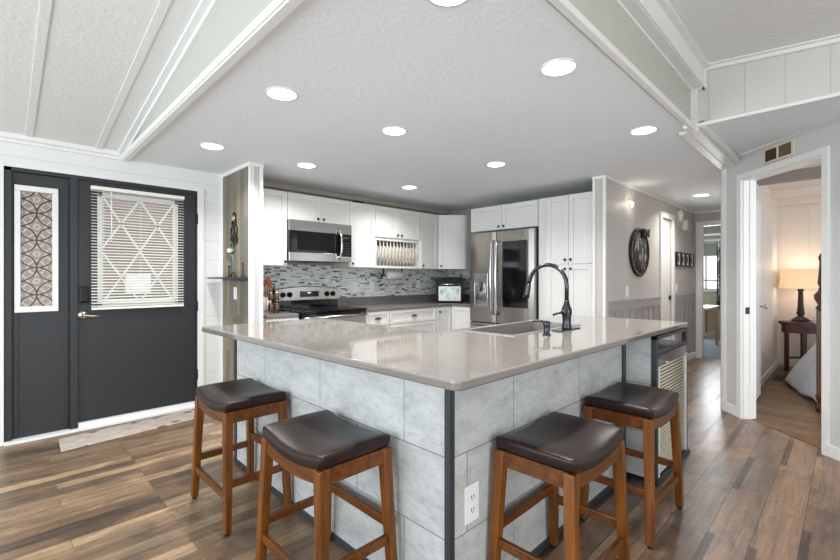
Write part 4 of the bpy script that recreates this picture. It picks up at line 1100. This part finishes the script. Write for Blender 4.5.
# bed
bed = thing('bed', 'bed with turned dark wood foot post and pale blue quilt hanging to the floor', 'bed', (6.6, -.6, 0))
m = MB(); bp = (5.42, .180)
m.lathe([(.045, .004), (.05, .05), (.03, .09), (.045, .13), (.05, .16)], bp[0], bp[1], 20)
m.box(bp[0]-.04, bp[0]+.04, bp[1]-.04, bp[1]+.04, .16, .95)
m.lathe([(.035, .95), (.05, .97), (.03, 1.0), (.055, 1.05), (.06, 1.09), (.03, 1.13), (.022, 1.17), (.035, 1.2), (.03, 1.24), (.02, 1.40), (.03, 1.44), (.012, 1.48)], bp[0], bp[1], 20)
m.build('foot_post', 'bedwood', bed, world=True, bevel=.004)
BX(5.39, 5.44, -1.5, .17, .30, .80).build('footboard', 'bedwood', bed, world=True, bevel=.005)
# quilt as a draped cross-section sweep
m = MB(); v = []; f = []; nxs = 22
for i in range(nxs+1):
    t_ = i/nxs; x = 5.50+t_*1.75
    fl = .08+.30*min(1, max(0, (t_-.05)/.55))*(1-.55*max(0, (t_-.62)/.38)); rip = .018*math.sin(x*17)+.012*math.sin(x*31)
    yb = .12+.12*t_
    low = .03+.02*math.sin(x*9)
    prof = [(-1.5, .62), (-.6, .66), (yb-.20, .65), (yb-.06, .63), (yb, .58), (yb+fl*.35+rip*.4, .42), (yb+fl*.7+rip*.8, .22), (yb+fl+rip, low), (yb+fl*.9, low-.01), (yb-.1, .02), (-1.5, .02)]
    for (y, z) in prof: v.append((x, y, z))
P_ = 11
for i in range(nxs):
    for k in range(P_): f.append((i*P_+k, i*P_+(k+1) % P_, (i+1)*P_+(k+1) % P_, (i+1)*P_+k))
f += [tuple(range(P_)), tuple(nxs*P_+k for k in range(P_))]
m.add(v, f, True); m.build('quilt', 'quilt', bed, world=True, subsurf=1)
pw = MB(); v = []; f = []
for i in range(9):
    for k in range(12):
        a = 2*PI*k/12; s__ = math.sin(PI*(i+.5)/9)**.4
        v.append((7.12+.19*s__*math.cos(a), .02+.62*(i-4)/8, .73+.085*s__*math.sin(a)))
for i in range(8):
    for k in range(12): f.append((i*12+k, i*12+(k+1) % 12, (i+1)*12+(k+1) % 12, (i+1)*12+k))
f += [tuple(range(12)), tuple(96+k for k in range(12))]
pw.add(v, f, True); tag(pw.build('pillow', 'quilt', subsurf=1), 'pale pillow lying on the bed beside the nightstand', 'pillow')
# open bedroom door leaf folded against side wall
dl = BX(5.15, 5.75, .665, .70, .02, 2.05).build('door_3', 'white'); dl['kind'] = 'structure'
MB().lathe([(.01, .665), (.01, .64), (.025, .625), (.022, .605), (.002, .60)], 5.70, .95, 14, 'Y').build('door_knob', 'nickel', dl)
fv = thing('floor_vent', 'small dark floor register by the bedroom baseboard', 'vent', (6.9, .62, .005))
BX(-.18, .18, -.05, .05, 0, .006).build('frame', 'bronze', fv)
k = MB()
for i in range(12): k.box(-.165+i*.029, -.15+i*.029, -.04, .04, .006, .008)
k.build('slats', 'black', fv)
outlet('power_outlet', 'white power outlet low on the bedroom side wall', (6.85, .73, .35), 0)

# ================================================================== OFFICE THINGS
dk = thing('desk', 'light wood desk with white top in the far room', 'desk', (9.2, 2.2, 0))
BX(-.45, .45, -.47, .6, .70, .73).build('desk_top', 'plastic', dk, bevel=.003)
BX(-.43, -.41, -.45, .55, .26, .70).build('modesty_panel', 'desk', dk)
BX(.30, .42, -.46, -.43, .0, .70).box(-.43, .30, -.46, -.43, .30, .70).build('side_panel', 'desk', dk)
BX(-.41, .42, .55, .58, .0, .70).build('side_panel', 'desk', dk)
dwr = thing('drawer_chest', 'cream drawer chest with dark knobs behind the desk', 'chest of drawers', (10.2, 1.60, 0))
BX(-.2, .2, -.3, .18, .0, .92).build('body', 'cream', dwr)
for i in range(4):
    d_ = BX(-.215, -.2, -.28, .16, .05+i*.215, .25+i*.215).build('drawer', 'cream', dwr, bevel=.003)
    MB().lathe([(.018, -.24), (.012, -.215)], .02, .15+i*.215, 10, 'X').build('knob', 'black', d_)
lp_ = thing('laptop', 'dark open laptop lying on the far desk', 'laptop', (9.2, 2.02, .73))
BX(-.15, .15, -.1, .12, 0, .015).build('base', 'charcoal', lp_); 
m = MB(); m.box(-.15, .15, 0, .01, 0, .2); m.xf(Matrix.Translation((0, .12, .015)) @ Matrix.Rotation(-.3, 4, 'X')); m.build('screen', 'charcoal', lp_)
m = MB(); n = 24; v = []; f = []
for i in range(n+1):
    y = 1.93-.42*i/n; x = 10.50+.025*math.sin(i*1.7)
    v += [(x, y, .62), (x, y, 1.965)]
for i in range(n): f.append((2*i, 2*i+2, 2*i+3, 2*i+1))
m.add(v, f, True); cu = m.build('curtain', 'curtain'); sm = cu.modifiers.new('s', 'SOLIDIFY'); sm.thickness = .006
tag(cu, 'dark patterned curtain at the right of the far window', 'curtain')
m = MB(); m.tube([(10.50, 1.4, 1.98), (10.50, 2.95, 1.98)], .012, 10); tag(m.build('curtain_rod', 'black'), 'dark curtain rod above the far window', 'rod')
m = BX(10.555, 10.575, 1.52, 2.77, 1.72, 1.97).box(10.545, 10.58, 1.52, 2.77, 1.71, 1.735); tag(m.build('roman_shade', 'romanshade', bevel=.003), 'grey roman shade half lowered over the far window', 'shade')

# ================================================================== DOWNLIGHTS
dls = [((1.13, 2.25), 'recessed ceiling light above the nearer left bar stools, left of the centre one'),
       ((1.96, 1.01), 'recessed ceiling light above the front corner of the island, nearest the sloping beam'),
       ((1.98, 2.26), 'recessed ceiling light in the middle of the kitchen ceiling'),
       ((3.22, 1.02), 'recessed ceiling light above the end of the island, beside the right beam'),
       ((1.19, 3.53), 'recessed ceiling light nearest the entry door'),
       ((2.01, 3.52), 'recessed ceiling light in front of the first wall cabinet'),
       ((3.22, 2.27), 'recessed ceiling light in front of the refrigerator'),
       ((3.33, 3.54), 'recessed ceiling light in front of the plate rack cabinet'),
       ((6.25, 1.31), 'recessed ceiling light in the hallway'),
       ((1.155, 1.02), 'recessed ceiling light at the top edge, over the front tip of the island')]
d0 = None
for (x, y), lab in dls:
    if d0 is None:
        d0 = thing('recessed_light', '', 'ceiling light')
        MB().lathe([(.088, 0), (.088, -.005), (.078, -.007), (.078, -.001)], 0, 0, 32, closed=False).build('trim_ring', 'trim', d0)
        MB().lathe([(.079, -.001), (.079, -.005), (.001, -.0055)], 0, 0, 32).build('lens', 'lamp', d0)
        l = bpy.data.lights.new('downlight', 'AREA'); l.shape = 'DISK'; l.size = .15; l.energy = 8; l.color = (1, .98, .96); l.spread = math.radians(140)
        lo = bpy.data.objects.new('downlight', l); C.objects.link(lo); lo.parent = d0; lo.location = (0, 0, -.02)
        o = d0
    else: o = copy_tree(d0)
    o.location = (x, y, CZ); tag(o, lab, 'ceiling light', 'recessed lights in the kitchen ceiling')
